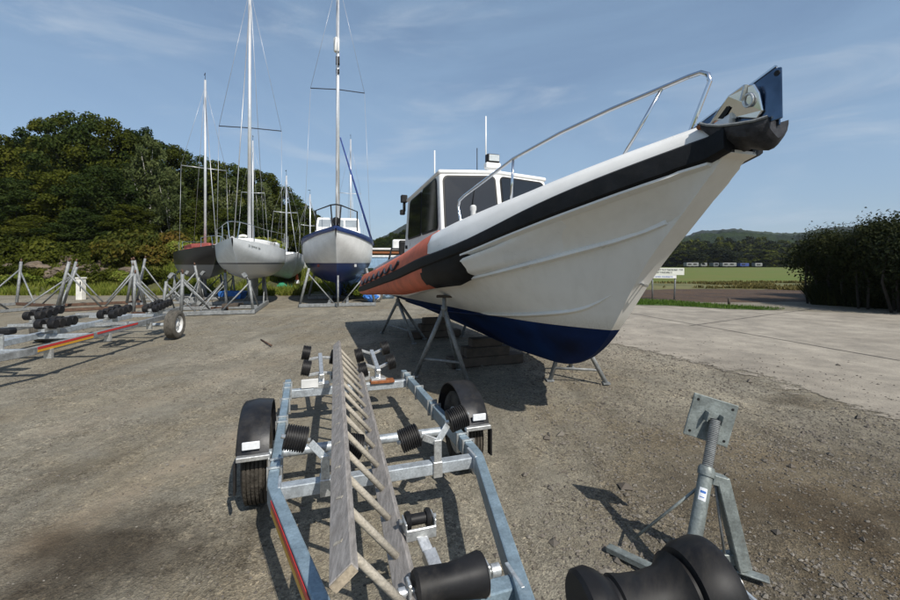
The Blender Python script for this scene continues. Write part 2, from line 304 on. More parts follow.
# ------------------------------------------------------------------ ground
def fbm(x, y, s, o=4):
    v = 0; a = 1; t = 0
    for i in range(o):
        v += a * mnoise.noise(V((x * s, y * s, 3.7 * i))); t += a; a *= .5; s *= 2.1
    return v / t
def gravel_mat():
    m = bpy.data.materials.new('gravel_ground'); m.use_nodes = True
    nd, lk, b = nodes_of(m); g = nd.new('ShaderNodeNewGeometry')
    def noi(s, d=5, r=.6, dist=0):
        n = nd.new('ShaderNodeTexNoise'); n.inputs['Scale'].default_value = s; n.inputs['Detail'].default_value = d; n.inputs['Roughness'].default_value = r; n.inputs['Distortion'].default_value = dist
        lk.new(g.outputs['Position'], n.inputs['Vector']); return n.outputs['Fac']
    def ramp(f, stops):
        c = nd.new('ShaderNodeValToRGB')
        while len(c.color_ramp.elements) < len(stops): c.color_ramp.elements.new(.5)
        for e, (p, q) in zip(c.color_ramp.elements, stops): e.position = p; e.color = (*q, 1)
        lk.new(f, c.inputs['Fac']); return c.outputs['Color']
    def mix(a, bb, f, mode='MIX'):
        x = nd.new('ShaderNodeMixRGB'); x.blend_type = mode
        for sock, val in ((x.inputs['Color1'], a), (x.inputs['Color2'], bb), (x.inputs['Fac'], f)):
            if hasattr(val, 'links'): lk.new(val, sock)
            else: sock.default_value = val
        return x.outputs['Color']
    big = ramp(noi(.42, 7, .66, .5), [(.28, (.15, .124, .088)), (.40, (.225, .200, .152)), (.50, (.215, .200, .164)), (.58, (.265, .245, .200)), (.72, (.315, .285, .23))])
    fines = noi(1.1, 6, .7, .3)
    fm = nd.new('ShaderNodeMapRange'); fm.inputs['From Min'].default_value = .40; fm.inputs['From Max'].default_value = .60; fm.inputs['To Min'].default_value = .25; fm.inputs['To Max'].default_value = .95; lk.new(fines, fm.inputs['Value'])
    vo = nd.new('ShaderNodeTexVoronoi'); vo.inputs['Scale'].default_value = 95; lk.new(g.outputs['Position'], vo.inputs['Vector'])
    v2 = nd.new('ShaderNodeTexVoronoi'); v2.inputs['Scale'].default_value = 38; lk.new(g.outputs['Position'], v2.inputs['Vector'])
    hs = nd.new('ShaderNodeSeparateColor'); lk.new(vo.outputs['Color'], hs.inputs['Color'])
    h2 = nd.new('ShaderNodeSeparateColor'); lk.new(v2.outputs['Color'], h2.inputs['Color'])
    st = [(0, (.50, .48, .45)), (.5, (.98, .96, .94)), (.85, (1.2, 1.17, 1.12)), (1, (1.7, 1.66, 1.6))]
    c = mix(big, ramp(hs.outputs['Red'], st), fm.outputs['Result'], 'MULTIPLY')
    big2 = ramp(h2.outputs['Green'], [(0, (.55, .53, .5)), (.25, (.95, .95, .95)), (.8, (1, 1, 1)), (.93, (1.25, 1.22, 1.18)), (1, (1.6, 1.55, 1.5))])
    c = mix(c, big2, fm.outputs['Result'], 'MULTIPLY')
    fine = ramp(noi(210, 3, .75), [(.3, (.62, .62, .62)), (.7, (1.30, 1.30, 1.28))])
    c = mix(c, fine, .85, 'MULTIPLY')
    mid = ramp(noi(5.5, 6, .75), [(.3, (.78, .77, .76)), (.7, (1.16, 1.15, 1.14))])
    c = mix(c, mid, 1.0, 'MULTIPLY')
    mps = nd.new('ShaderNodeMapping'); mps.inputs['Scale'].default_value = (2.6, .30, 1); mps.inputs['Rotation'].default_value = (0, 0, .18); lk.new(g.outputs['Position'], mps.inputs['Vector'])
    ns = nd.new('ShaderNodeTexNoise'); ns.inputs['Scale'].default_value = 1.0; ns.inputs['Detail'].default_value = 7; ns.inputs['Roughness'].default_value = .62; ns.inputs['Distortion'].default_value = .5; lk.new(mps.outputs['Vector'], ns.inputs['Vector'])
    c = mix(c, ramp(ns.outputs['Fac'], [(.32, (.74, .73, .70)), (.5, (1.0, 1.0, .98)), (.68, (1.16, 1.15, 1.10))]), .8, 'MULTIPLY')
    sa = nd.new('ShaderNodeAttribute'); sa.attribute_name = 'sand'
    sm_ = nd.new('ShaderNodeMath'); sm_.operation = 'MULTIPLY'; lk.new(sa.outputs['Fac'], sm_.inputs[0])
    sr = nd.new('ShaderNodeMapRange'); sr.inputs['From Min'].default_value = .35; sr.inputs['From Max'].default_value = .65; lk.new(noi(2.6, 7, .7), sr.inputs['Value']); lk.new(sr.outputs['Result'], sm_.inputs[1])
    c = mix(c, (.30, .245, .175, 1), sm_.outputs[0])
    ea = nd.new('ShaderNodeAttribute'); ea.attribute_name = 'earth'
    er = nd.new('ShaderNodeMapRange'); er.inputs['From Min'].default_value = .30; er.inputs['From Max'].default_value = .62; er.inputs['To Min'].default_value = .55; er.inputs['To Max'].default_value = 1.05; lk.new(noi(1.5, 8, .7, .3), er.inputs['Value'])
    em = nd.new('ShaderNodeMath'); em.operation = 'MULTIPLY'; em.use_clamp = True; lk.new(ea.outputs['Fac'], em.inputs[0]); lk.new(er.outputs['Result'], em.inputs[1])
    c = mix(c, (.42, .37, .31, 1), em.outputs[0], 'MULTIPLY')
    at = nd.new('ShaderNodeAttribute'); at.attribute_name = 'damp'
    mm = nd.new('ShaderNodeMath'); mm.operation = 'MULTIPLY_ADD'; mm.inputs[1].default_value = .9
    lk.new(noi(2.2, 5), mm.inputs[0]); 
    m2 = nd.new('ShaderNodeMath'); m2.operation = 'SUBTRACT'; m2.inputs[1].default_value = .45; lk.new(at.outputs['Fac'], m2.inputs[0]); lk.new(m2.outputs[0], mm.inputs[2])
    mr = nd.new('ShaderNodeMapRange'); mr.inputs['From Min'].default_value = .25; mr.inputs['From Max'].default_value = .75; lk.new(mm.outputs[0], mr.inputs['Value'])
    c = mix(c, (.36, .33, .30, 1), mr.outputs['Result'], 'MULTIPLY')
    lk.new(c, b.inputs['Base Color']); b.inputs['Roughness'].default_value = .92; b.inputs['Specular IOR Level'].default_value = .25
    bp = nd.new('ShaderNodeBump'); bp.inputs['Strength'].default_value = .55; bp.inputs['Distance'].default_value = .008
    lk.new(vo.outputs['Distance'], bp.inputs['Height'])
    b2 = nd.new('ShaderNodeBump'); b2.inputs['Strength'].default_value = .6; b2.inputs['Distance'].default_value = .03
    lk.new(noi(9, 6, .7), b2.inputs['Height']); lk.new(bp.outputs['Normal'], b2.inputs['Normal']); lk.new(b2.outputs['Normal'], b.inputs['Normal'])
    return m
M['gravel'] = gravel_mat()
DAMP = [(G(860, 520), .75, .5, .55), (G(40, 590), .5, .35, .7), (G(420, 575), .6, .35, .35), (G(140, 520), .45, .3, .6), (G(110, 548), .8, .34, .9), (G(800, 400), .9, .45, .55), (G(880, 370), .8, .4, .6), (G(235, 545), .25, .4, .5), (G(60, 470), .7, .4, .35), (G(700, 470), .7, .5, .3)]
def road_dist(x, y):
    # signed distance to the yard edge of the road, positive on the road
    best = 9; sg = 1
    for (ax_, ay_), (bx_, by_) in zip(road_edge, road_edge[1:]):
        dx, dy = bx_ - ax_, by_ - ay_; q = max(0, min(1, ((x - ax_) * dx + (y - ay_) * dy) / (dx * dx + dy * dy)))
        ex, ey = x - ax_ - q * dx, y - ay_ - q * dy; d = math.hypot(ex, ey)
        if d < best: best = d; sg = 1 if dx * ey - dy * ex < 0 else -1
    return best * sg
road_edge = [(12, -6), (6.2, 1.2), (5.1, 3.4), (4.72, 4.9), (4.55, 6.4), (4.0, 7.8), (3.45, 8.9), (2.9, 10.5), (2.7, 13), (2.9, 19)]
def gz(x, y):
    z = .020 * fbm(x, y, .7, 3) + .012 * fbm(x, y, 3.1, 3) + .022 * fbm(x * 2.0 + .36 * y, y * .22, 1.0, 3) - .008
    if x > 1.2:
        d = road_dist(x, y); q = max(0, min(1, (.9 + d) / .9)); z = z * (1 - q) - .004 * q
        if d > .7: z -= .012
    return z
def gravel_yard():
    # dense near patch + coarser yard, one sheet
    xs = [-34, -28, -22, -17, -13, -10.5] + [-9 + .075 * i for i in range(201)] + [6.6, 7.5, 9, 12, 16, 22]
    ys = [-14, -10, -7, -5, -3, -1.5, -.5] + [.2 + .05 * i for i in range(130)] + [6.8 + .14 * i for i in range(40)] + [12.6, 13.5, 14.5, 16, 17.5, 19, 20.5, 22, 23.5, 25, 27, 29, 32]
    vs = []; damp = []; sand = []
    earth = []
    tracks = [(G(-20, 575), G(330, 385), .22, .75), (G(250, 600), G(420, 470), .25, .3), (G(60, 430), G(300, 352), .3, .35)]
    for y in ys:
        for x in xs:
            z = gz(x, y) if (-9.2 < x < 6.3 and .1 < y < 13) else -.006
            vs.append((x, y, z))
            d = 0
            for (c, rx, ry, s) in DAMP:
                q = ((x - c.x) / rx) ** 2 + ((y - c.y) / ry) ** 2
                d = max(d, s * math.exp(-q))
            damp.append(d); q_ = 0
            for (a_, b_, wd_, st_) in tracks:
                dx, dy = b_.x - a_.x, b_.y - a_.y; u = max(0, min(1, ((x - a_.x) * dx + (y - a_.y) * dy) / (dx * dx + dy * dy)))
                q_ = max(q_, st_ * math.exp(-((x - a_.x - u * dx) ** 2 + (y - a_.y - u * dy) ** 2) / wd_ ** 2))
            sand.append(q_)
            e_ = max(0, min(1, (x - .35 - .10 * y) / 1.1)) * max(0, min(1, (5.2 - y) / 2.2)); e_ = max(e_, .40 * max(0, min(1, (3.4 - y) / 1.6)) * max(0, min(1, (-x - .5) / .8)))
            earth.append(e_)
    n = len(xs); fs = [(j * n + i, j * n + i + 1, (j + 1) * n + i + 1, (j + 1) * n + i) for j in range(len(ys) - 1) for i in range(n - 1) if not (xs[i] > 4.2 and ys[j] > 20.3)]
    b = MB(); b.add(vs, fs, 0, True); o = b.build('gravel_yard', M['gravel'], fix=False)
    a = o.data.attributes.new('damp', 'FLOAT', 'POINT'); a.data.foreach_set('value', damp)
    a = o.data.attributes.new('earth', 'FLOAT', 'POINT'); a.data.foreach_set('value', earth)
    a = o.data.attributes.new('sand', 'FLOAT', 'POINT'); a.data.foreach_set('value', sand)
    struct(o)
gravel_yard()
M['field'] = mat('meadow_grass', (.080, .125, .006), .95, 0, .2, .12, .4, 2.5, col2=(.12, .115, .012), obj=False, dist=.1)
M['soil'] = mat('brown_soil', (.085, .048, .022), .95, 0, .3, .5, .8, 3, col2=(.045, .026, .014), obj=False, dist=.2)
M['rough'] = mat('rough_pasture', (.16, .145, .05), .95, 0, .3, .25, .8, 2, col2=(.08, .085, .025), obj=False, dist=.2)
def ragged(poly, amp, step=.35, seed=1):
    out = []
    for i, a in enumerate(poly):
        b = poly[(i + 1) % len(poly)]; a = V((a[0], a[1])); b = V((b[0], b[1])); L = (b - a).length
        k = max(1, min(200, int(L / step)))
        nrm = V((-(b - a).y, (b - a).x)).normalized()
        for j in range(k):
            p = a.lerp(b, j / k); e = math.sin(PI * j / k) ** .3 if k > 1 else 0
            p = p + nrm * (amp * e * fbm(p.x + seed * 17, p.y, .8 / max(.3, amp * 2), 4) * 2)
            out.append((p.x, p.y))
    return out
def sheet(name, poly, z, m, amp=0, step=.35, seed=1):
    pts = ragged(poly, amp, step, seed) if amp else poly
    b = MB(); b.add([(x, y, z) for x, y in pts], [list(range(len(pts)))]); return struct(b.build(name, m, fix=False))
# big ground out to the horizon
b = MB(); b.add([(-3300, -500, -.05), (3300, -500, -.05), (3300, 2900, -.05), (-3300, 2900, -.05)], [(0, 1, 2, 3)]); struct(b.build('ground', M['field'], fix=False))
sheet('pasture', [(3, 20), (70, 20), (80, 37), (3, 37)], -.012, M['rough'], 2.2, .8, 2)
sheet('soil', [(4, 19.6), (9, 19.8), (13, 18.4), (30, 15), (60, 20), (60, 26), (30, 27.2), (12, 27.4), (4, 27)], -.001, M['soil'], 1.3, .5, 3)
# concrete road
def concrete_mat():
    m = mat('worn_concrete', (.335, .297, .238), .85, 0, .12, .5, .35, 25, col2=(.24, .21, .165), obj=False, dist=.01, detail=9)
    nd, lk, b = nodes_of(m)
    src = b.inputs['Base Color'].links[0].from_socket
    g = nd.new('ShaderNodeNewGeometry')
    n = nd.new('ShaderNodeTexNoise'); n.inputs['Scale'].default_value = 70; n.inputs['Detail'].default_value = 4; lk.new(g.outputs['Position'], n.inputs['Vector'])
    n3 = nd.new('ShaderNodeTexNoise'); n3.inputs['Scale'].default_value = 1.6; n3.inputs['Detail'].default_value = 8; n3.inputs['Roughness'].default_value = .7; lk.new(g.outputs['Position'], n3.inputs['Vector'])
    for s, lo, hi in ((n.outputs['Fac'], .72, 1.25), (n3.outputs['Fac'], .6, 1.35)):
        mr = nd.new('ShaderNodeMapRange'); mr.inputs['From Min'].default_value = .25; mr.inputs['From Max'].default_value = .75; mr.inputs['To Min'].default_value = lo; mr.inputs['To Max'].default_value = hi
        lk.new(s, mr.inputs['Value'])
        x = nd.new('ShaderNodeMixRGB'); x.blend_type = 'MULTIPLY'; x.inputs['Fac'].default_value = 1
        lk.new(src, x.inputs['Color1']); lk.new(mr.outputs['Result'], x.inputs['Color2']); src = x.outputs['Color']
    lk.new(src, b.inputs['Base Color'])
    # worn edge: the slab breaks up into the gravel
    at = nd.new('ShaderNodeAttribute'); at.attribute_name = 'edge'
    e1 = nd.new('ShaderNodeTexNoise'); e1.inputs['Scale'].default_value = 2.2; e1.inputs['Detail'].default_value = 9; e1.inputs['Roughness'].default_value = .75; lk.new(g.outputs['Position'], e1.inputs['Vector'])
    ma = nd.new('ShaderNodeMath'); ma.operation = 'MULTIPLY_ADD'; ma.inputs[1].default_value = 1.9; lk.new(e1.outputs['Fac'], ma.inputs[0])
    mb = nd.new('ShaderNodeMath'); mb.operation = 'ADD'; mb.inputs[1].default_value = -.95; lk.new(at.outputs['Fac'], mb.inputs[0]); lk.new(mb.outputs[0], ma.inputs[2])
    mr = nd.new('ShaderNodeMapRange'); mr.inputs['From Min'].default_value = -.02; mr.inputs['From Max'].default_value = .10; lk.new(ma.outputs[0], mr.inputs['Value'])
    lk.new(mr.outputs['Result'], b.inputs['Alpha']); return m
M['concrete'] = concrete_mat()
road_far = [(5.6, 18.9), (8.1, 18.0), (9.4, 16.6), (10.6, 15.5), (12.4, 14.9), (15, 14), (18, 12.5), (28, 9), (40, 2), (40, -6)]
def road():
    xs = [2.0 + .12 * i for i in range(70)] + [10.6 + .5 * i for i in range(60)]; ys = [-6 + .5 * i for i in range(14)] + [1 + .12 * i for i in range(84)] + [11.2 + .3 * i for i in range(28)]
    far = road_edge + road_far; vs = []; ed = []
    for y in ys:
        for x in xs:
            d = road_dist(x, y); df = 9
            for (ax_, ay_), (bx_, by_) in zip(road_far, road_far[1:-1]):
                dx, dy = bx_ - ax_, by_ - ay_; q = max(0, min(1, ((x - ax_) * dx + (y - ay_) * dy) / (dx * dx + dy * dy)))
                ex, ey = x - ax_ - q * dx, y - ay_ - q * dy; dd = math.hypot(ex, ey) * (1 if dx * ey - dy * ex < 0 else -1)
                if abs(dd) < abs(df): df = dd
            vs.append((x, y, .005)); ed.append(max(-1, min(1.5, d, df * 3)))
    n = len(xs); fs = []
    for j in range(len(ys) - 1):
        for i in range(n - 1):
            q = (j * n + i, j * n + i + 1, (j + 1) * n + i + 1, (j + 1) * n + i)
            if max(ed[k] for k in q) > -.4: fs.append(q)
    b = MB(); b.add(vs, fs); o = b.build('concrete_road', M['concrete'], fix=False)
    a = o.data.attributes.new('edge', 'FLOAT', 'POINT'); a.data.foreach_set('value', ed); struct(o)
road()
M['joint'] = mat('road_joint_dirt', (.07, .06, .05), .95, 0, .3, 6, .3, 40, obj=False)
b = MB()
for (p0, p1) in ((G(628, 313), G(900, 361)), (G(690, 326), G(812, 309))):
    pts = [p0.lerp(p1, i / 60) for i in range(61)]; d = (p1 - p0).normalized(); nn = V((-d.y, d.x, 0)); rs = []
    for p in pts:
        q = p + nn * (.03 * fbm(p.x, p.y, .9)); wd = .012 + .03 * max(0, fbm(p.x + 9, p.y, 2.2) + .3)
        rs.append((q + nn * wd, q - nn * wd))
    vs = [(p.x, p.y, .009) for r in rs for p in r]; b.add(vs, [(2 * i, 2 * i + 1, 2 * i + 3, 2 * i + 2) for i in range(60)])
struct(b.build('road_joints', M['joint'], fix=False))
# verge of grass at the far road edge
M['turf'] = mat('verge_turf', (.065, .11, .02), .95, 0, .25, 1.5, .8, 12, obj=False, dist=.05)
verge_poly = [(2.7, 17.6), (6.5, 17.3), (8.6, 16.9), (10.2, 15.6), (11.4, 15.3), (12.1, 15.4), (10.8, 16.7), (9.6, 18.6), (6.8, 20.6), (2.7, 21)]
sheet('grass_verge', verge_poly, .012, M['turf'], .12, .2, 8)

def inpoly(x, y, poly):
    c = False; j = len(poly) - 1
    for i in range(len(poly)):
        if (poly[i][1] > y) != (poly[j][1] > y) and x < (poly[j][0] - poly[i][0]) * (y - poly[i][1]) / (poly[j][1] - poly[i][1]) + poly[i][0]: c = not c
        j = i
    return c
def blades(name, m, pts, h, wd, seed=1, lean=.5):
    r = random.Random(seed); b = MB(); vs = []; fs = []
    for (x, y, z) in pts:
        for k in range(3):
            a = r.uniform(0, 2 * PI); hh = h * r.uniform(.5, 1.3); l = lean * hh * r.uniform(.1, 1); dx, dy = math.cos(a), math.sin(a)
            ww = wd * r.uniform(.6, 1.4); ox = r.uniform(-.05, .05); oy = r.uniform(-.05, .05); o = len(vs)
            vs += [(x + ox - dy * ww, y + oy + dx * ww, z), (x + ox + dy * ww, y + oy - dx * ww, z), (x + ox + dx * l, y + oy + dy * l, z + hh)]
            fs.append((o, o + 1, o + 2))
    b.add(vs, fs); return struct(b.build(name, m, fix=False), 'stuff')
pts = []
while len(pts) < 5200:
    x, y = rnd.uniform(2.7, 12.2), rnd.uniform(15.2, 21)
    if inpoly(x, y, verge_poly): pts.append((x, y, .03))
blades('verge_grass', M['verge'], pts, .10, .012, 3)
pts = []
while len(pts) < 2600:
    y = 26.5 + 12 * rnd.random() ** 1.3; x = rnd.uniform(.38 * y, 1.02 * y)
    if fbm(x, y * 2.5, .16, 3) > .16 + .2 * rnd.random(): pts.append((x, y, -.02))
blades('rushes', M['rush'], pts, .20, .05, 4, .9)

# loose pebbles
def pebbles():
    r = random.Random(11); b = MB(); vs = []; fs = []
    ico = [V(p).normalized() for p in [(1, 0, 0), (-1, 0, 0), (0, 1, 0), (0, -1, 0), (0, 0, 1), (0, 0, -1)]]
    tf = [(0, 2, 4), (2, 1, 4), (1, 3, 4), (3, 0, 4), (2, 0, 5), (1, 2, 5), (3, 1, 5), (0, 3, 5)]
    n = 0
    while n < 52000:
        y = 1.25 + 13 * r.random() ** 1.6; x = r.uniform(-1.12 * y - .2, 1.1 * y + .2)
        dens = .30 + .75 * fbm(x, y, .55, 3) + (.4 if x > .9 else 0)
        dm = max(sd * math.exp(-(((x - c.x) / rx) ** 2 + ((y - c.y) / ry) ** 2)) for (c, rx, ry, sd) in DAMP)
        if r.random() > dens * (1 - dm) ** 2: continue
        if inpoly(x, y, road_edge + road_far):
            dd = min((x - ex) ** 2 + (y - ey) ** 2 for ex, ey in road_edge) ** .5
            if r.random() > .25 * math.exp(-dd * 1.2): continue
        s = .0035 + .0012 * y * .5 + .0105 * r.random() ** 3
        s *= .72 if x < .6 else 1.05
        u_ = r.random()
        if u_ < .02: s *= 2.0
        if u_ < .0025: s *= 1.7
        z = gz(x, y) if x < 6 else 0
        if inpoly(x, y, road_edge + road_far): z = .005
        a = r.uniform(0, PI); ca, sa = math.cos(a), math.sin(a); sx, sy, sz = s * r.uniform(.8, 1.5), s * r.uniform(.7, 1.1), s * r.uniform(.4, .8)
        o = len(vs)
        for p in ico:
            q = V((p.x * sx * r.uniform(.7, 1.2), p.y * sy * r.uniform(.7, 1.2), p.z * sz))
            vs.append((x + q.x * ca - q.y * sa, y + q.x * sa + q.y * ca, z + q.z + sz * .3))
        fs += [[i + o for i in f] for f in tf]; n += 1
    b.add(vs, fs); struct(b.build('pebbles', M['stone'], fix=False), 'stuff')
pebbles()

# ------------------------------------------------------------------ trees
def leaf_cloud(blobs, n, size, seed, up=.35, inner=.35):
    r = random.Random(seed); vs = []; fs = []
    wts = [bb[3] * bb[4] * bb[5] for bb in blobs]; tot = sum(x ** .67 for x in wts)
    for bb, wt in zip(blobs, wts):
        k = int(n * wt ** .67 / tot)
        for _ in range(k):
            d = V((r.gauss(0, 1), r.gauss(0, 1), r.gauss(0, 1))).normalized()
            if d.z < -.55 and r.random() < .7: continue
            rad = (r.random() ** inner) * (1 + .22 * fbm(d.x * 2 + bb[0], d.y * 2 + bb[1], 1.3, 3) + .12 * r.gauss(0, 1) * .6)
            c = V((bb[0] + d.x * bb[3] * rad, bb[1] + d.y * bb[4] * rad, bb[2] + d.z * bb[5] * rad))
            nrm = (d + V((r.gauss(0, .7), r.gauss(0, .7), r.gauss(0, .7) + up))).normalized()
            x = nrm.orthogonal().normalized(); x.rotate(Matrix.Rotation(r.uniform(0, 2 * PI), 3, nrm)); y = nrm.cross(x)
            s = size * r.uniform(.55, 1.35); o = len(vs)
            vs += [c - x * s, c - y * s * .55 + nrm * s * .15, c + x * s, c + y * s * .55 + nrm * s * .15]
            fs.append((o, o + 1, o + 2, o + 3))
    b = MB(); b.add(vs, fs); return b
def blobs_tree(seed, h, rad, base=.3, n=16):
    n = int(n * 2.1)
    r = random.Random(seed); out = []
    for i in range(n):
        u = (i + .5) / n; z = h * (base + (1 - base) * u)
        env = rad * (math.sin(PI * min(1, .22 + .78 * u)) ** .7 + .10)
        a = i * 2.4 + r.uniform(-.5, .5); q = env * r.uniform(.45, .88)
        s = rad * r.uniform(.17, .31) * (1.1 - .4 * u)
        out.append((q * math.cos(a), q * math.sin(a), z - s * .5, s * r.uniform(.9, 1.25), s * r.uniform(.9, 1.25), s * r.uniform(.7, .95)))
    out.append((0, 0, h * .62, rad * .5, rad * .5, h * .22))
    return out
def trunk_mb(seed, h, r0, blobs, nb=9):
    r = random.Random(seed); b = MB()
    pts = [V((0, 0, -.4))]; lean = V((r.uniform(-.03, .03), r.uniform(-.03, .03), 0))
    for i in range(1, 8): pts.append(V((lean.x * h * i / 7 + r.uniform(-.1, .1), lean.y * h * i / 7 + r.uniform(-.1, .1), h * .85 * i / 7)))
    b.tube(pts, [r0 * (1 - .8 * i / 7) for i in range(8)], 8)
    for bb in r.sample(blobs, min(nb, len(blobs))):
        c = V(bb[:3]); z0 = max(h * .18, c.z * .6); st = V((lean.x * z0, lean.y * z0, z0)); mid = st.lerp(c, .5) + V((0, 0, -.04 * h))
        b.tube([st, mid, c + V((0, 0, .1))], [r0 * .4, r0 * .25, r0 * .08], 5)
    return b
def proto_tree(name, label, cat, seed, h, rad, leaf, n, size, bark='bark', base=.3, nb=16, r0=.22):
    bl = blobs_tree(seed, h, rad, base, nb)
    t = thing(name, label, cat)
    leaf_cloud(bl, n, size, seed + 1).build('crown', M[leaf], t, fix=False)
    trunk_mb(seed + 2, h, r0, bl).build('trunk', M[bark], t, fix=False)
    return t
GW = 'trees of the wood behind the yachts'
LW = 'broadleaf tree in the dark wood behind the yachts'
protos = [proto_tree('broadleaf_tree', LW, 'tree', 20 + 7 * i, 10, 3.6 + .3 * (i % 3), 'leaf' if i % 2 == 0 else 'leafgreen', 30000, .115, base=.14, nb=17 + i) for i in range(4)]
birchp = [proto_tree('birch_tree', 'pale trunked birch with thin light foliage in the wood edge', 'tree', 77 + i, 10, 2.7, 'leaf2', 6500, .15, 'birch', .28, 17, .16) for i in range(2)]
used = set()
def plant(proto, px, ytop, Y, base, wid, label, group=GW, k=10.0):
    top = EYE + (HOR - ytop) / FPX * Y; hgt = top - base; s = hgt / k; ws = wid / 3.8
    loc = ((px - 450) / FPX * Y, Y, base); rz = rnd.uniform(0, 6.28)
    if id(proto) not in used:
        used.add(id(proto)); t = proto; t.location = loc; t.rotation_euler = (0, 0, rz); t.scale = (ws, ws, s)
        t['label'] = label; t['group'] = group; return t
    return dup(proto, loc, rz, label, (ws, ws, s), group)
# (px, y of the top, depth, half width)
back = [(-75, 150, 40, 5), (-35, 140, 38, 5), (2, 136, 38, 4.6), (28, 131, 41, 4.2), (54, 117, 39, 4.4), (84, 113, 38, 4.6), (112, 120, 39, 4.3), (138, 128, 41, 4.2),
        (164, 141, 43, 4.2), (190, 152, 45, 4.2), (216, 160, 47, 4.4), (240, 165, 48, 4.2), (262, 170, 50, 4.2), (282, 186, 53, 4.2), (300, 203, 58, 4), (314, 214, 66, 4), (326, 222, 74, 4)]
for i, (px, yt, Y, wd) in enumerate(back):
    lab = 'tallest broadleaf tree of the wood, its dome against the sky at left' if px == 84 else LW
    plant(protos[i % 4], px, yt, Y, 1.6, wd, lab)
front = [(-20, 185, 33, 4), (18, 178, 33, 3.8), (62, 170, 33.5, 3.8), (104, 166, 34, 3.6), (205, 200, 37, 3.2), (243, 205, 39, 3.2), (278, 218, 44, 3.4), (300, 228, 50, 3.4), (35, 215, 31.5, 3), (85, 212, 31.5, 3), (130, 205, 33, 3)]
for i, (px, yt, Y, wd) in enumerate(front):
    plant(protos[(i + 2) % 4], px, yt, Y, 1.4, wd, LW)
for i, (px, yt, Y, wd, lab) in enumerate([(150, 136, 38, 3.2, 'tall pale leaved birch right of the highest tree in the wood'), (169, 170, 35, 2.6, 'birch with a bright bare trunk left of the black hulled yacht'),
                           (226, 178, 41, 2.7, 'thin birch in the wood between the masts of the black and grey yachts'), (262, 182, 44, 2.7, 'thin birch in the wood right of the tall grey yacht mast')]):
    plant(birchp[i % 2], px, yt, Y, 1.4, wd, lab, 'birches in the wood')

# bank below the wood
M['bankm'] = mat('bank_earth', (.10, .105, .03), .95, 0, .3, .8, .8, 4, col2=(.05, .05, .02), obj=False, dist=.2)
def bank_h(x, y):
    e = max(0, min(1, (y - 22.6) / 6.5)); e = e * e * (3 - 2 * e)
    side = max(0, min(1, (-6.5 - x) / 6)); return (1.75 * e * (.35 + .65 * side) + .25 * fbm(x, y, .35) * e) - .03
r = random.Random(9)
for i in range(12):
    px = 372 + 4.2 * i; plant(fp[i % 2] if 'fp' in globals() else protos[i % 4], px, 242 - 1.5 * i + r.uniform(-2, 2), 150 + r.uniform(-6, 6), -.3, 4.6, 'dark green tree of the far row between the motor sailer and the workboat cabin', 'far trees left of the workboat cabin')
vs = []; xs = [-75 + 1.0 * i for i in range(82)]; ys = [21.5 + .5 * i for i in range(24)] + [35, 40, 50, 65, 90]
for y in ys:
    for x in xs: vs.append((x, y + .8 * fbm(x, 0, .25), bank_h(x, y)))
n = len(xs); b = MB(); b.add(vs, [(j * n + i, j * n + i + 1, (j + 1) * n + i + 1, (j + 1) * n + i) for j in range(len(ys) - 1) for i in range(n - 1)], 0, True)
struct(b.build('bank', M['bankm'], fix=False))
pts = []
while len(pts) < 15000:
    x = rnd.uniform(-36, -4.5); y = 22.3 + 6.5 * rnd.random() ** 1.5
    if fbm(x, y, .5, 3) > -.12: pts.append((x, y + .8 * fbm(x, 0, .25), bank_h(x, y)))
blades('bank_grass', M['grass'], pts, .36, .03, 6, .8)
def rock(seed, s):
    r = random.Random(seed); import bmesh
    bm = bmesh.new(); bmesh.ops.create_icosphere(bm, subdivisions=3, radius=1)
    for v in bm.verts:
        p = v.co.copy(); k = 1 + .55 * mnoise.noise(p * 1.3 + V((seed, 0, 0))) + .35 * mnoise.noise(p * 3.2 + V((0, seed, 0)))
        v.co = V((p.x * k * s[0], p.y * k * s[1], p.z * k * s[2]))
    me = bpy.data.meshes.new('rock'); bm.to_mesh(me); bm.free(); me.materials.append(M['rock'])
    o = bpy.data.objects.new('rock', me); C.objects.link(o); return o
for i, (px, py, Y, s) in enumerate([(8, 268, 26, 1.1), (34, 266, 26.5, 1.3), (62, 269, 26, .9), (88, 268, 26, 1.2), (112, 272, 25.5, .9), (128, 268, 26, .7), (20, 276, 25, .7), (48, 272, 25.3, .8), (100, 262, 27.5, 1.1), (142, 274, 25.3, .6), (-14, 270, 26, 1.2), (75, 261, 28, 1.3), (168, 281, 24.5, .5)]):
    s *= .5; o = rock(i * 3 + 1, (s * 1.3, s * .8, s * .7)); o.location = P(px, py + 3, Y); o.rotation_euler = (0, 0, rnd.uniform(-.5, .5))
    tag(o, 'grey brown rock outcrop on the bank below the wood', 'rock', 'rocks on the bank')
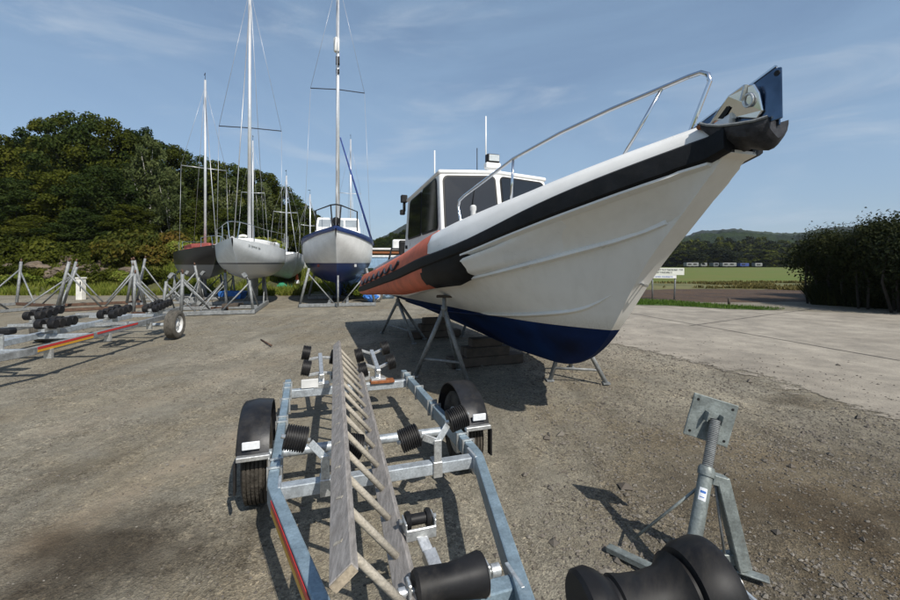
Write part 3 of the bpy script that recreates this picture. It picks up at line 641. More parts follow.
# bushes on the bank
def shrub_mb(seed, w_, h_, n, size, nb=7):
    r = random.Random(seed); bl = []
    for i in range(nb):
        a = r.uniform(0, 6.28); q = w_ * r.uniform(0, .6); s = w_ * r.uniform(.35, .55)
        bl.append((q * math.cos(a), q * math.sin(a), h_ * r.uniform(.25, .68), s, s, h_ * r.uniform(.22, .36)))
    return leaf_cloud(bl, n, size, seed + 5, inner=.4)
bp_ = [shrub_mb(5, 1, 1, 2600, .075).build('bush', M['gorse'], fix=False), shrub_mb(6, 1, 1, 2600, .08).build('bush', M['leaf'], fix=False), shrub_mb(9, 1, 1, 2600, .08).build('bush', M['grass'], fix=False)]
ub = set()
for i, (px, py, Y, wd, hh, k) in enumerate([(120, 260, 27, 1.7, 1.9, 0), (140, 262, 28, 1.8, 2.3, 0), (158, 264, 27, 1.4, 1.6, 0), (182, 262, 29, 1.6, 1.8, 2), (165, 258, 30, 1.8, 2.3, 0), (105, 262, 29, 1.8, 2.2, 1), (75, 258, 29, 2, 1.8, 1), (45, 260, 29, 2, 1.9, 1), (15, 258, 29, 2.2, 2, 1), (-12, 262, 28, 2, 2, 1), (150, 280, 24.8, 1.1, 1.2, 1), (135, 284, 24.5, .9, .8, 2), (60, 284, 24.6, 1, .7, 2), (30, 284, 24.8, 1.1, .8, 2), (92, 284, 24.8, 1.1, .7, 2), (5, 284, 24.5, 1.2, .8, 2),
                                       (205, 268, 30, 2, 2.4, 1), (232, 272, 31, 2, 2.2, 1), (262, 278, 32, 2, 2.2, 2), (285, 280, 34, 2, 1.8, 2), (305, 284, 33, 1.8, 1.7, 1), (172, 284, 24, .8, .8, 1), (320, 283, 36, 2, 2, 1), (360, 284, 38, 2.4, 2.3, 1), (384, 280, 48, 3, 3, 1), (-5, 276, 25.6, 1.2, 1.0, 1), (14, 274, 25.8, 1.0, 1.0, 1), (40, 275, 25.4, 1.2, .9, 1), (72, 276, 25.2, 1.1, .9, 1), (84, 272, 26, 1.0, 1.1, 1), (108, 278, 25, 1.1, 1.0, 1), (122, 276, 25, .8, .9, 2), (25, 266, 27.4, 1.3, 1.2, 1), (55, 264, 27.6, 1.3, 1.3, 1), (95, 264, 27.4, 1.3, 1.3, 1)]):
    p0 = bp_[k]; o = p0 if k not in ub else p0.copy()
    if k in ub: C.objects.link(o)
    ub.add(k); q = P(px, py, Y); x = q.x
    o.location = (x, Y, bank_h(x, Y) if Y < 33 else 0); o.scale = (wd, wd, hh); o.rotation_euler = (0, 0, rnd.uniform(0, 6))
    tag(o, ['rusty orange and yellow bracken bush on the bank under the wood', 'dark green bush on the bank under the wood', 'low yellow green bush in the grass at the foot of the bank'][k], 'bush', ['bracken bushes', 'dark bushes on the bank', 'low bushes on the bank'][k])

# thicket at the right of the road
sp = [shrub_mb(31, 1.7, 3, 21000, .052, 16), shrub_mb(47, 1.7, 3, 21000, .052, 16)]
thp = []
for i in range(2):
    t = thing('thicket_tree', 'dark bushy tree in the thicket beside the concrete road', 'tree', group='thicket beside the road')
    sp[i].build('crown', M['leafdk'], t, fix=False)
    b = MB(); r = random.Random(i)
    for k in range(9):
        a = r.uniform(0, 6.28); q = r.uniform(.1, .9); p0 = V((q * math.cos(a), q * math.sin(a), -.05))
        b.tube([p0, p0 * 1.05 + V((r.uniform(-.15, .15), r.uniform(-.15, .15), .9)), p0 * 1.3 + V((r.uniform(-.3, .3), r.uniform(-.3, .3), 2.2))], [.045, .035, .012], 6)
    b.build('trunk', M['bark'], t, fix=False); thp.append(t)
for i, (px, py, wd, hz_) in enumerate([(833, 304, 1.0, 3.3), (862, 306, 1.1, 3.5), (893, 310, 1.05, 3.6), (925, 314, 1.1, 3.7), (870, 299, 1.2, 3.9), (905, 301, 1.3, 4.2), (950, 306, 1.3, 4.6), (845, 298, .9, 3.4), (985, 314, 1.2, 4.3), (1040, 312, 1.3, 4.6)]):
    q = G(px, py); t = thp[i] if i < 2 else dup(thp[i % 2], (0, 0, 0))
    t.location = q; t.rotation_euler = (0, 0, rnd.uniform(0, 6)); t.scale = (wd, wd, hz_ / 3)
    if i == 7: pass
pts = []
for _ in range(6500):
    u = rnd.random(); px = 812 + 200 * u; py = 301.5 + 12 * u + rnd.uniform(-4, 3); q = G(px, py); pts.append((q.x, q.y, 0))
blades('thicket_undergrowth', M['leafdk'], pts, .75, .035, 12, .9)

# far hills and the tree line across the field
def hills():
    prof = [(-300, 215), (0, 222), (250, 232), (330, 240), (375, 240), (405, 224), (450, 215), (520, 216), (600, 226), (650, 236), (685, 236), (700, 231), (735, 228), (770, 232), (800, 233), (830, 228), (900, 224), (1000, 216), (1200, 210)]
    def ridge(px):
        for (a, ya), (c, yc) in zip(prof, prof[1:]):
            if a <= px <= c: return ya + (yc - ya) * (px - a) / (c - a)
        return 215
    pxs = [-300 + 3.0 * i for i in range(500)]; Ys = [300 + 17 * i for i in range(64)]
    vs = []
    for Y in Ys:
        for px in pxs:
            x = (px - 450) / FPX * Y; top = (HOR - ridge(px)) / FPX * 1300
            e = max(0, min(1, (Y - 300) / 1000)); prof_ = .30 * min(1, e / .25) ** 1.3 * (1 if px > 600 else .5) + .70 * (e ** 1.6) if e < 1 else 1 - .0
            z = top * min(1, prof_) * (1 + .10 * fbm(x, Y, .004, 3))
            fade = min(1, e * 6)
            z += fade * (8.0 * abs(fbm(x, Y, .05, 2)) + 7.0 * fbm(x, Y, .16, 2))
            vs.append((x, Y, z - .5))
    n = len(pxs); b = MB(); b.add(vs, [(j * n + i, j * n + i + 1, (j + 1) * n + i + 1, (j + 1) * n + i) for j in range(len(Ys) - 1) for i in range(n - 1)], 0, True)
    m = mat('forested_hillside', (.045, .072, .014), 1, 0, .3, .0042, .9, .12, col2=(.012, .019, .010), obj=False, dist=8, contrast=(.47, .70), spec=.05)
    struct(b.build('hills', m, fix=False))
hills()
fp = [proto_tree('field_tree', 'dark tree in the far tree line across the field', 'tree', 140 + i, 10, 4.6, 'leafdk' if i == 0 else 'leaf', 2600, .42, base=.08, nb=15) for i in range(2)]
r = random.Random(5); k = 0
for row, (Y0, y0, y1, n_) in enumerate([(185, 247, 256, 22), (215, 241, 249, 22), (260, 236, 243, 24)]):
    for i in range(n_):
        px = 640 + (255) * (i + r.uniform(.1, .9)) / n_; Y = Y0 + r.uniform(-8, 8); yt = r.uniform(y0, y1) 
        plant(fp[k % 2], px, yt, Y, -.3, 6.0 * r.uniform(.8, 1.3), 'dark tree in the far tree line across the field', 'tree line across the field'); k += 1
# caravans on the far side of the field
M['caravan'] = mat('weathered_caravan', (.20, .205, .20), .5, 0, .15, 1.5)
M['caravan2'] = mat('grey_caravan', (.10, .11, .115), .5, 0, .15, 1.5)
def caravan(px, w_, Y, h_, lab, colr, roof):
    t = thing('caravan', lab, 'caravan', ((px - 450) / FPX * Y, Y, 0), rnd.uniform(-.15, .15), 'caravans across the field')
    b = MB(); b.box((0, 0, .4 + h_ / 2), (w_, 2.4, h_)); b.build('body', M[colr], t, bevel=.15, seg=2)
    b = MB(); b.box((0, 0, .4 + h_ + .06), (w_ * .96, 2.3, .12)); b.build('roof', M[roof], t)
    for k in range(int(w_ // 2.2)):
        b = MB(); b.box((-w_ / 2 + 1.2 + k * 2.1, -1.21, .4 + h_ * .6), (1.3, .03, h_ * .38)); b.build('window', M['glass'], t)
    for s in (-1, 1):
        b = MB(); b.lathe((s * w_ * .18, -1.0, .28), (0, 1, 0), [(0, .3), (.18, .3)], 12); b.build('wheel', M['tyre'], t)
caravan(691, 4.8, 168, 1.4, 'long pale caravan leftmost across the field, just right of the sign', 'caravan', 'caravan2')
caravan(702, 2.8, 172, 1.3, 'small pale caravan second from the left across the field', 'caravan', 'caravan')
caravan(714, 2.5, 166, 1.4, 'short dark grey caravan third from the left across the field', 'caravan2', 'blackfit')
caravan(728, 5.0, 164, 1.4, 'long pale caravan with dark roof, fourth from the left across the field', 'caravan', 'blackfit')
caravan(743, 3.2, 166, 1.2, 'dark blue caravan at the right of the far row', 'bluecanvas', 'caravan2')
caravan(757, 2.6, 164, 1.2, 'tiny pale caravan standing alone at right end of the far row', 'caravan', 'caravan')

# ------------------------------------------------------------------ sign by the verge
q = G(663, 299.5)
sg = thing('sign_board', 'cream two panel sign on steel posts on the grass verge', 'sign', (q.x, q.y, .03), R(-14))
k = q.y / FPX
for x in (-9.5, 10.5):
    b = MB(); b.tube([(x * k, .05, -.05), (x * k + (.06 if x > 0 else 0), .05, 29 * k)], .035, 8); b.build('post', M['galv_dull'], sg)
b = MB(); b.box((1.5 * k, -.02, 27.5 * k), (35 * k, .04, 7.0 * k)); tp = b.build('main_panel', M['cream'], sg)
b = MB(); b.box((-2 * k, -.02, 22.2 * k), (28 * k, .04, 3.0 * k)); lp = b.build('lower_panel', M['white'], sg)
r = random.Random(3); b = MB(); b2 = MB()
def scribble(bb, x0, x1, z, h_, y):
    x = x0
    while x < x1:
        wl = h_ * r.uniform(.5, .75); kind = r.randrange(4); t_ = h_ * .18
        if kind != 3: bb.box((x + t_ / 2, y, z), (t_, .004, h_))
        if kind in (0, 2): bb.box((x + wl - t_ / 2, y, z), (t_, .004, h_))
        if kind in (0, 1, 3): bb.box((x + wl / 2, y - .001, z + h_ / 2 - t_ / 2), (wl - .002, .004, t_))
        if kind in (1, 2): bb.box((x + wl / 2, y - .001, z - h_ / 2 + t_ / 2), (wl - .002, .004, t_))
        if kind == 3: bb.box((x + wl / 2, y, z), (t_, .004, h_ * .98))
        x += wl + h_ * (.22 if r.random() > .13 else .7)
scribble(b, -14 * k, 17 * k, 29.0 * k, 1.5 * k, -.045); scribble(b, -14 * k, 8 * k, 26.4 * k, 1.5 * k, -.045)
b.build('lettering', M['letter'], tp, fix=False)
scribble(b2, -14 * k, 8 * k, 22.2 * k, 1.1 * k, -.045); b2.build('lettering', M['stickerb'], lp, fix=False)
q = G(729, 306)
b = MB(); b.tube([(0, 0, 0), (0, 0, .28)], .05, 8); tag(b.build('marker_post', M['timber'], loc=(q.x, q.y, .03)), 'short dark wooden marker post on the grass verge', 'post')

# ------------------------------------------------------------------ the big rigid hulled workboat (local x = forward, y = port, starboard = -y)
def interp(tab, s):
    if s <= tab[0][0]: return tab[0][1]
    for (a, ya), (c, yc) in zip(tab, tab[1:]):
        if s <= c: return ya + (yc - ya) * (s - a) / (c - a)
    return tab[-1][1]
def smooth_tab(tab, k=.35):
    def f(s):
        return sum(interp(tab, s + d * k) for d in (-1, -.5, 0, .5, 1)) / 5 if s > tab[0][0] + k and s < tab[-1][0] - k else interp(tab, s)
    return f
def tb(s): return 1.4 if s < -2 else max(.12, 1.4 * (1 - min(1, (s + 2) / 3.8) ** 2.2))
zkeel = smooth_tab([(-7.3, .66), (-3.4, .52), (-1.5, .46), (-.5, .49), (-.2, .53), (0, .60), (.29, .77), (.525, 1.035), (.756, 1.37), (.975, 1.673), (1.107, 1.813), (1.234, 1.927), (1.371, 2.07), (1.523, 2.24), (1.632, 2.34), (1.73, 2.46), (1.81, 2.50)], .16)
wst = lambda s: interp([(-.5, .012), (0, .02), (.3, .035), (.55, .055), (.8, .08), (1.06, .10), (1.8, .115)], s)
zch0 = smooth_tab([(-7.3, 1.02), (-4.6, 1.06), (-3.2, 1.14), (-2.1, 1.31), (-1.3, 1.425), (-.57, 1.527), (-.1, 1.615), (.23, 1.70), (.5, 1.776), (.74, 1.846), (.97, 1.918), (1.12, 1.962), (1.22, 1.997), (1.32, 2.02), (1.81, 2.3)], .45)
zch = lambda s: max(zch0(s), zkeel(s) + .012)
_kc = smooth_tab([(-9, .8), (-.2, .8), (.3, .70), (.6, .58), (.8, .49), (1.0, .40), (1.15, .33), (1.28, .26), (1.36, .2), (2.2, .1)], .3)
def tch(s):
    k = _kc(s)
    return max(wst(s) + .004, tb(s) * k if s < 1.36 else 0)
zt = smooth_tab([(-7.3, 1.08), (-6.4, 1.18), (-4.5, 1.40), (-2.8, 1.60), (-1.1, 1.83), (-.77, 1.87), (-.23, 1.99), (.28, 2.17), (.67, 2.31), (1.25, 2.49), (1.59, 2.60), (1.85, 2.68)])
zb = smooth_tab([(-7.3, .95), (-6.4, 1.03), (-4.5, 1.25), (-2.8, 1.44), (-1.1, 1.68), (-.5, 1.79), (.05, 1.94), (.49, 2.07), (1.0, 2.225), (1.25, 2.30), (1.48, 2.385), (1.85, 2.49)])
zg = smooth_tab([(-7.3, 1.40), (-5.3, 1.58), (-2.7, 1.88), (-1.27, 2.10), (-.1, 2.31), (.57, 2.47), (1.18, 2.63), (1.53, 2.73), (1.85, 2.82)])
zcol = lambda s: interp([(-7.3, .86), (-5.2, 1.02), (-3.3, 1.15), (-1.5, 1.36), (-.73, 1.44)], s)
SS = [-7.3 + .2 * i for i in range(28)] + [-1.8 + .025 * i for i in range(24)] + [-1.2 + .05 * i for i in range(61)]
boat = thing('workboat', 'big white workboat with orange collar, dark blue bottom and wheelhouse towering over the yard', 'boat', (1.47, 4.7, 0), math.atan2(-.941, .338))
def hullpaint():
    m = mat('white_hull_over_blue_bottom', (.84, .81, .75), .3, 0, .025, 2.2, coat=.2, detail=8)
    nd, lk, b = nodes_of(m); src = b.inputs['Base Color'].links[0].from_socket
    tc = nd.new('ShaderNodeTexCoord'); sp = nd.new('ShaderNodeSeparateXYZ'); lk.new(tc.outputs['Object'], sp.inputs[0])
    # streaky grime running down the topsides
    mp = nd.new('ShaderNodeMapping'); mp.inputs['Scale'].default_value = (9, 9, .8); lk.new(tc.outputs['Object'], mp.inputs['Vector'])
    n = nd.new('ShaderNodeTexNoise'); n.inputs['Scale'].default_value = 1.3; n.inputs['Detail'].default_value = 6; lk.new(mp.outputs['Vector'], n.inputs['Vector'])
    mr = nd.new('ShaderNodeMapRange'); mr.inputs['From Min'].default_value = .45; mr.inputs['From Max'].default_value = .8; mr.inputs['To Max'].default_value = .16; lk.new(n.outputs['Fac'], mr.inputs['Value'])
    g = nd.new('ShaderNodeMixRGB'); g.inputs['Color2'].default_value = (.50, .46, .38, 1); lk.new(mr.outputs['Result'], g.inputs['Fac']); lk.new(src, g.inputs['Color1'])
    n2 = nd.new('ShaderNodeTexNoise'); n2.inputs['Scale'].default_value = 1.8; n2.inputs['Detail'].default_value = 7; lk.new(tc.outputs['Object'], n2.inputs['Vector'])
    bl = nd.new('ShaderNodeValToRGB'); bl.color_ramp.elements[0].color = (.002, .007, .030, 1); bl.color_ramp.elements[1].color = (.005, .028, .120, 1); bl.color_ramp.elements[0].position = .3; bl.color_ramp.elements[1].position = .7
    lk.new(n2.outputs['Fac'], bl.inputs['Fac'])
    st = nd.new('ShaderNodeMath'); st.operation = 'GREATER_THAN'; st.inputs[1].default_value = 1.035; lk.new(sp.outputs['Z'], st.inputs[0])
    ms = nd.new('ShaderNodeMapping'); ms.inputs['Scale'].default_value = (2.2, 2.2, 34); ms.inputs['Rotation'].default_value = (0, .22, 0); lk.new(tc.outputs['Object'], ms.inputs['Vector'])
    n6 = nd.new('ShaderNodeTexNoise'); n6.inputs['Scale'].default_value = 2.0; n6.inputs['Detail'].default_value = 4; n6.inputs['Roughness'].default_value = .6; lk.new(ms.outputs['Vector'], n6.inputs['Vector'])
    c6 = nd.new('ShaderNodeMapRange'); c6.inputs['From Min'].default_value = .70; c6.inputs['From Max'].default_value = .76; c6.inputs['To Max'].default_value = .45; lk.new(n6.outputs['Fac'], c6.inputs['Value'])
    g3 = nd.new('ShaderNodeMixRGB'); g3.inputs['Color2'].default_value = (.30, .27, .23, 1); lk.new(c6.outputs['Result'], g3.inputs['Fac']); lk.new(g.outputs['Color'], g3.inputs['Color1']); g = g3
    # scum stain just above the boot line, fading upward in uneven drips
    n4 = nd.new('ShaderNodeTexNoise'); n4.inputs['Scale'].default_value = 7; n4.inputs['Detail'].default_value = 8; lk.new(mp.outputs['Vector'], n4.inputs['Vector'])
    zz = nd.new('ShaderNodeMapRange'); zz.inputs['From Min'].default_value = 1.035; zz.inputs['From Max'].default_value = 1.20; zz.inputs['To Min'].default_value = .85; zz.inputs['To Max'].default_value = 0; lk.new(sp.outputs['Z'], zz.inputs['Value'])
    zm = nd.new('ShaderNodeMath'); zm.operation = 'MULTIPLY'; lk.new(zz.outputs['Result'], zm.inputs[0]); lk.new(n4.outputs['Fac'], zm.inputs[1])
    g2 = nd.new('ShaderNodeMixRGB'); g2.inputs['Color2'].default_value = (.42, .37, .27, 1); lk.new(zm.outputs[0], g2.inputs['Fac']); lk.new(g.outputs['Color'], g2.inputs['Color1'])
    # chalky scrapes in the antifouling
    mc = nd.new('ShaderNodeMapping'); mc.inputs['Scale'].default_value = (1.2, 6, 6); lk.new(tc.outputs['Object'], mc.inputs['Vector'])
    n5 = nd.new('ShaderNodeTexNoise'); n5.inputs['Scale'].default_value = 3; n5.inputs['Detail'].default_value = 10; n5.inputs['Roughness'].default_value = .8; lk.new(mc.outputs['Vector'], n5.inputs['Vector'])
    c5 = nd.new('ShaderNodeMapRange'); c5.inputs['From Min'].default_value = .58; c5.inputs['From Max'].default_value = .75; c5.inputs['To Max'].default_value = .5; lk.new(n5.outputs['Fac'], c5.inputs['Value'])
    bl2 = nd.new('ShaderNodeMixRGB'); bl2.inputs['Color2'].default_value = (.02, .045, .11, 1); lk.new(c5.outputs['Result'], bl2.inputs['Fac']); lk.new(bl.outputs['Color'], bl2.inputs['Color1'])
    x = nd.new('ShaderNodeMixRGB'); lk.new(st.outputs[0], x.inputs['Fac']); lk.new(bl2.outputs['Color'], x.inputs['Color1']); lk.new(g2.outputs['Color'], x.inputs['Color2'])
    lk.new(x.outputs['Color'], b.inputs['Base Color'])
    ro = nd.new('ShaderNodeMapRange'); ro.inputs['To Min'].default_value = .6; ro.inputs['To Max'].default_value = .3; lk.new(st.outputs[0], ro.inputs['Value']); lk.new(ro.outputs['Result'], b.inputs['Roughness'])
    lk.new(st.outputs[0], b.inputs['Coat Weight'])
    cm = nd.new('ShaderNodeMath'); cm.operation = 'MULTIPLY'; cm.inputs[1].default_value = .2; lk.new(st.outputs[0], cm.inputs[0]); lk.new(cm.outputs[0], b.inputs['Coat Weight'])
    return m
M['hull'] = hullpaint()
_nd, _lk, _b = nodes_of(M['hull']); _mr = _nd.new('ShaderNodeMapRange'); _mr.inputs['To Min'].default_value = .12; _mr.inputs['To Max'].default_value = .5
_lk.new([n for n in _nd if n.type == 'MATH' and n.operation == 'GREATER_THAN'][0].outputs[0], _mr.inputs['Value']); _lk.new(_mr.outputs['Result'], _b.inputs['Specular IOR Level'])
def hull_half(s):
    w, zk, tc_, zc = wst(s), zkeel(s), tch(s), zch(s)
    t = min(tb(s) + .005, 1.24) if s < -.45 else tb(s) + .005
    z1 = zb(s) - .004; pts = []
    for k in range(7):
        q = k / 6; pts.append((w + (tc_ - w) * q, zk + (zc - zk) * (q ** 1.07)))
    step = .03 * max(0, min(1, (1.3 - s) * 4))
    pts.append((tc_ + step, zc + .004))
    for k in range(1, 8):
        q = k / 7; pts.append((tc_ + step + (t - tc_ - step) * (q - .10 * math.sin(PI * q)), zc + .004 + (z1 - zc - .004) * q))
    return pts
b = MB(); rs = []
for s in SS:
    h = hull_half(s); rs.append([V((s, -t, z)) for t, z in h[::-1]] + [V((s, t, z)) for t, z in h])
b.rings(rs, True, True, 0, True); hull = b.build('hull', M['hull'], boat, sharp=28)
_ks = smooth_tab([(-6, .59), (-.76, .59), (-.18, .58), (.19, .52), (.47, .42), (.66, .31), (.9, .2)], .3)
for s_ in (-1, 1):
    b = MB(); rs = []
    ss = [q for q in SS if q < 1.30]
    for s in ss:
        t, z = tch(s) + .02, zch(s); e = .055 * max(.05, min(1, (1.30 - s) * 1.4))
        rs.append([V((s, s_ * (t - .05), z - .02)), V((s, s_ * (t + e), z - .012)), V((s, s_ * (t + e), z + .012)), V((s, s_ * (t - .0), z + .05))])
    b.rings(rs, True, True, 0, False); b.build('spray_rail', M['white'], hull)
    b = MB(); rs = []
    for s in [q for q in SS if -5.5 < q < .66]:
        w, zk, tc_, zc = wst(s), zkeel(s), tch(s), zch(s); q = _ks(s); t = w + (tc_ - w) * q; z = zk + (zc - zk) * q ** 1.07; e = .045 * max(.04, min(1, (.68 - s) * 1.6))
        rs.append([V((s, s_ * (t - .05), z - .035)), V((s, s_ * (t + e), z - .004)), V((s, s_ * (t + e), z + .01)), V((s, s_ * (t + .01), z + .035))])
    b.rings(rs, True, True, 0, False); b.build('spray_rail', M['hull'], hull, sharp=20)
    # collar
    def lowz(s):
        q = max(0, min(1, (s + .80) / .42)); return zcol(s) + (zb(s) - .03 - zcol(s)) * q ** 1.6
    b = MB(); rs = []; sc_ = [q for q in SS if q < -.36]
    for s in sc_:
        t = tb(s); lo = lowz(s); d = zb(s) - lo; up_ = zg(s) - zt(s); zg_ = zg(s) if s < -1.15 else zt(s) + .02; up_ = zg_ - zt(s)
        rs.append([V((s, s_ * p[0], p[1])) for p in [(min(1.2, t - .13), zg_), (t - .07, zg_), (t - .012, zg_ - .25 * up_), (t + .03, zg_ - .6 * up_), (t + .05, zt(s)), (t + .05, zb(s)), (t + .045, zb(s) - .2 * d), (t + .02, zb(s) - .5 * d), (t - .05, zb(s) - .82 * d), (t - .15, lo), (min(1.12, tch(s) - .02), max(lo, zch(s) + .01))]])
    def cm(i, j):
        s = sc_[i]
        if j <= 3: return 0 if s < -1.16 else 1
        if j in (4,): return 1
        if s > -1.56 + .05 * (j - 6.5) ** 2 * .6: return 1
        return 0
    b.rings(rs, True, True, cm, True, capmat=1); b.build('collar', [M['orange'], M['band'], M['white']], boat, sharp=50)
    b = MB(); rs = []
    gs = [-1.44, -1.42, -1.38, -1.33, -1.27] + [q for q in SS if q > -1.22]
    for s in gs:
        t = tb(s) + .02 * max(0, min(1, (.3 - s))); u_ = (zg(s) + .012 * max(0, min(1, (.3 - s)))) - zt(s)
        e_ = max(.05, min(1, 1 - max(0, (-1.24 - s) / .2) ** 2)) ** .5; t -= .14 * (1 - e_)
        rs.append([V((s, s_ * p[0], p[1])) for p in [(max(.02, t - .2), zg(s) - .05), (max(.03, t - .15), zg(s) - .004), (max(.05, t - .11), zg(s)), (t - .035, zg(s) - .14 * u_), (t + .018, zg(s) - .52 * u_), (t + .03, zt(s) + .015), (t + .03, zt(s) - .02), (t - .02, zt(s) - .04)]])
    b.rings(rs, True, True, 0, True); b.build('gunwale', M['white'], boat, sharp=50)
    b = MB(); rs = []
    for s in SS:
        t = tb(s); a_, c_ = zt(s), zb(s)
        rs.append([V((s, s_ * p[0], p[1])) for p in [(t - .03, a_), (t + .045, a_), (t + .075, a_ - .02), (t + .08, (a_ + c_) / 2), (t + .075, c_ + .02), (t + .045, c_), (t - .03, c_)]])
    b.rings(rs, True, True, 0, True); b.build('rubbing_strip', M['band'], boat, sharp=35)
    # rounded pocket of the topsides standing proud behind the collar's end
    b = MB(); rs = []
    ps = [-.735, -.725, -.70, -.665, -.62, -.57, -.51] + [-.45 + .1 * i for i in range(12)]
    for s in ps:
        e = math.sqrt(max(.0004, 1 - max(0, (-.5 - s) / .24) ** 2)); o_ = .115 * e * max(0, 1 - max(0, (s + .3) / 1.0)) ** 1.3
        tc_, zc, t, z1 = tch(s) + .03, zch(s) + .03, tb(s) + .004, zb(s) - .012; zm = (zc + z1) / 2 - .02; ring = []
        for k in range(11):
            q = k / 10; z = zm + (z1 - zc) * .5 * e * (2 * q - 1) * 1.0; v = max(0, min(1, (z - zc) / (z1 - zc)))
            base = tc_ + (t - tc_) * (v - .10 * math.sin(PI * v)); bul = o_ * (1 - abs(2 * q - 1) ** 5) + (.004 if s < .5 else 0)
            ring.append(V((s, s_ * (base + bul), z)))
        ring += [V((s, s_ * (tc_ - .04), ring[-1].z)), V((s, s_ * (tc_ - .06), ring[0].z))]
        rs.append(ring)
    b.rings(rs, True, True, 0, True); b.build('topside_pocket', M['white'], boat, sharp=60)
    # thin white lip under the strip forward
    b = MB(); rs = []
    for s in [q for q in SS if -.5 < q < 1.7]:
        t = tb(s); c_ = zb(s)
        rs.append([V((s, s_ * p[0], p[1])) for p in [(t - .03, c_ - .001), (t + .05, c_ - .001), (t + .05, c_ - .02), (t - .03, c_ - .035)]])
    b.rings(rs, True, True, 0, False); b.build('hull_lip', M['white'], boat)
# lifelines laced along the collar
b = MB(); pts = []
for i in range(0, 127):
    s = -6.9 + 4.1 * i / 126; t = tb(s); q = abs(math.sin(PI * i / 126 * 7)) ** .8; pts.append(V((s, -(t + .075 - .035 * (1 - q)), zt(s) + .015 + .115 * (1 - q))))
b.tube(pts, .020, 6); b.build('grab_rope', M['darkwire'], boat)
for i in range(8):
    s = -6.9 + 4.1 * i / 7; b = MB(); b.box((s, -(tb(s) + .035), zt(s) + .09), (.05, .04, .07)); b.build('rope_patch', M['band'], boat, bevel=.015)
# deck
b = MB(); rs = []
for s in SS:
    t = max(.05, tb(s) - .15); rs.append([V((s, -t, zg(s) - .02)), V((s, -t * .5, zg(s) + .03)), V((s, 0, zg(s) + .045)), V((s, t * .5, zg(s) + .03)), V((s, t, zg(s) - .02))])
b.rings(rs, False, False, 0, True); b.build('deck', M['deckgrey'], boat, fix=False)
# wheelhouse
cab = MB()
zt0 = 1.62
lo = [(-1.90, .985), (-1.84, 0), (-1.90, -.985), (-4.35, -1.0), (-4.35, 1.0)]
hi = [(-2.24, .935), (-2.15, 0), (-2.24, -.935), (-4.15, -.95), (-4.15, .95)]
ztop = lambda i: [3.08, 3.12, 3.08, 2.90, 2.90][i]
L0 = [V((x, y, 1.55)) for x, y in lo]; L1 = [V((x, y, ztop(i))) for i, (x, y) in enumerate(hi)]
cab.add(L0 + L1, [(i, (i + 1) % 5, (i + 1) % 5 + 5, i + 5) for i in range(5)] + [(9, 8, 7, 6, 5)])
house = cab.build('wheelhouse', M['white'], boat, bevel=.04, seg=3)
b = MB(); rr = [V((x * 1.0 + (.02 if i < 3 else -.06), y * 1.02, ztop(i) - .012)) for i, (x, y) in enumerate(hi)]
b.prism(rr, (0, 0, .065)); b.build('roof', M['white'], house, bevel=.03, seg=3)
def pane(name, c00, c10, c11, c01, u0, u1, v0, v1, m, off=.012, r=.06, frame=.028, parent=house, fm='blackfit'):
    c00, c10, c11, c01 = [V(c) for c in (c00, c10, c11, c01)]
    nrm = (c10 - c00).cross(c01 - c00).normalized()
    W_ = (c10 - c00).length; H_ = (c01 - c00).length
    def poly(g):
        out = []; a0, a1, b0, b1 = u0 * W_ - g, u1 * W_ + g, v0 * H_ - g, v1 * H_ + g; q = r + g
        for cx, cy, st in ((a1 - q, b1 - q, 0), (a0 + q, b1 - q, 90), (a0 + q, b0 + q, 180), (a1 - q, b0 + q, 270)):
            for k in range(6):
                an = R(st + 18 * k); x = (cx + q * math.cos(an)) / W_; y = (cy + q * math.sin(an)) / H_
                out.append(c00.lerp(c10, x).lerp(c01.lerp(c11, x), y))
        return out
    b = MB(); b.prism([p - nrm * .01 for p in poly(frame)], nrm * (off + .008)); fr = b.build('window_frame', M[fm], parent)
    b = MB(); b.prism([p - nrm * .005 for p in poly(0)], nrm * (off + .010)); return b.build(name, m, fr)
# front panes (outside normals face forward)
pane('pane', L0[2], L0[1], L1[1], L1[2], .08, .935, .42, .955, M['glass'])
pane('pane', L0[1], L0[0], L1[0], L1[1], .065, .92, .42, .955, M['glass'])
pane('pane', L0[3], L0[2], L1[2], L1[3], .13, .52, .45, .945, M['glass'])
pane('pane', L0[3], L0[2], L1[2], L1[3], .55, .93, .45, .955, M['glass'])
pane('pane', L0[0], L0[4], L1[4], L1[0], .10, .43, .50, .92, M['glass'])
pane('pane', L0[0], L0[4], L1[4], L1[0], .48, .83, .50, .90, M['glass'])
# wiper
b = MB(); b.tube([(-1.95, -.50, 2.34), (-2.06, -.45, 2.62), (-2.12, -.40, 2.84)], .008, 6); b.build('wiper', M['blackfit'], house)
# roof gear
b = MB(); b.tube([(-3.2, -.7, 3.0), (-3.2, -.7, 3.68)], .012, 6); b.tube([(-3.2, -.7, 3.0), (-3.2, -.7, 3.2)], .02, 6); b.build('aerial', M['white'], house)
b = MB(); b.tube([(-2.57, 0, 3.2), (-2.57, 0, 4.16)], .011, 6); b.build('aerial', M['white'], house)
b = MB(); b.tube([(-2.94, 0, 3.15), (-2.94, 0, 3.72)], .008, 6); b.build('aerial', M['blackfit'], house)
b = MB(); b.box((-2.36, .02, 3.28), (.12, .26, .10)); b.build('lamp_base', M['white'], house, bevel=.015)
b = MB(); b.box((-2.36, .02, 3.40), (.12, .22, .14)); fl = b.build('search_lamp', M['blackfit'], house, bevel=.02, seg=2)
b = MB(); b.box((-2.295, .02, 3.40), (.02, .18, .10)); b.build('lens', M['lens'], fl)
b = MB(); b.lathe((-2.9, .30, 3.17), (0, 0, 1), [(0, .14), (.10, .16), (.17, .13), (.20, .04)], 16); b.build('radar_dome', M['white'], house)
b = MB()
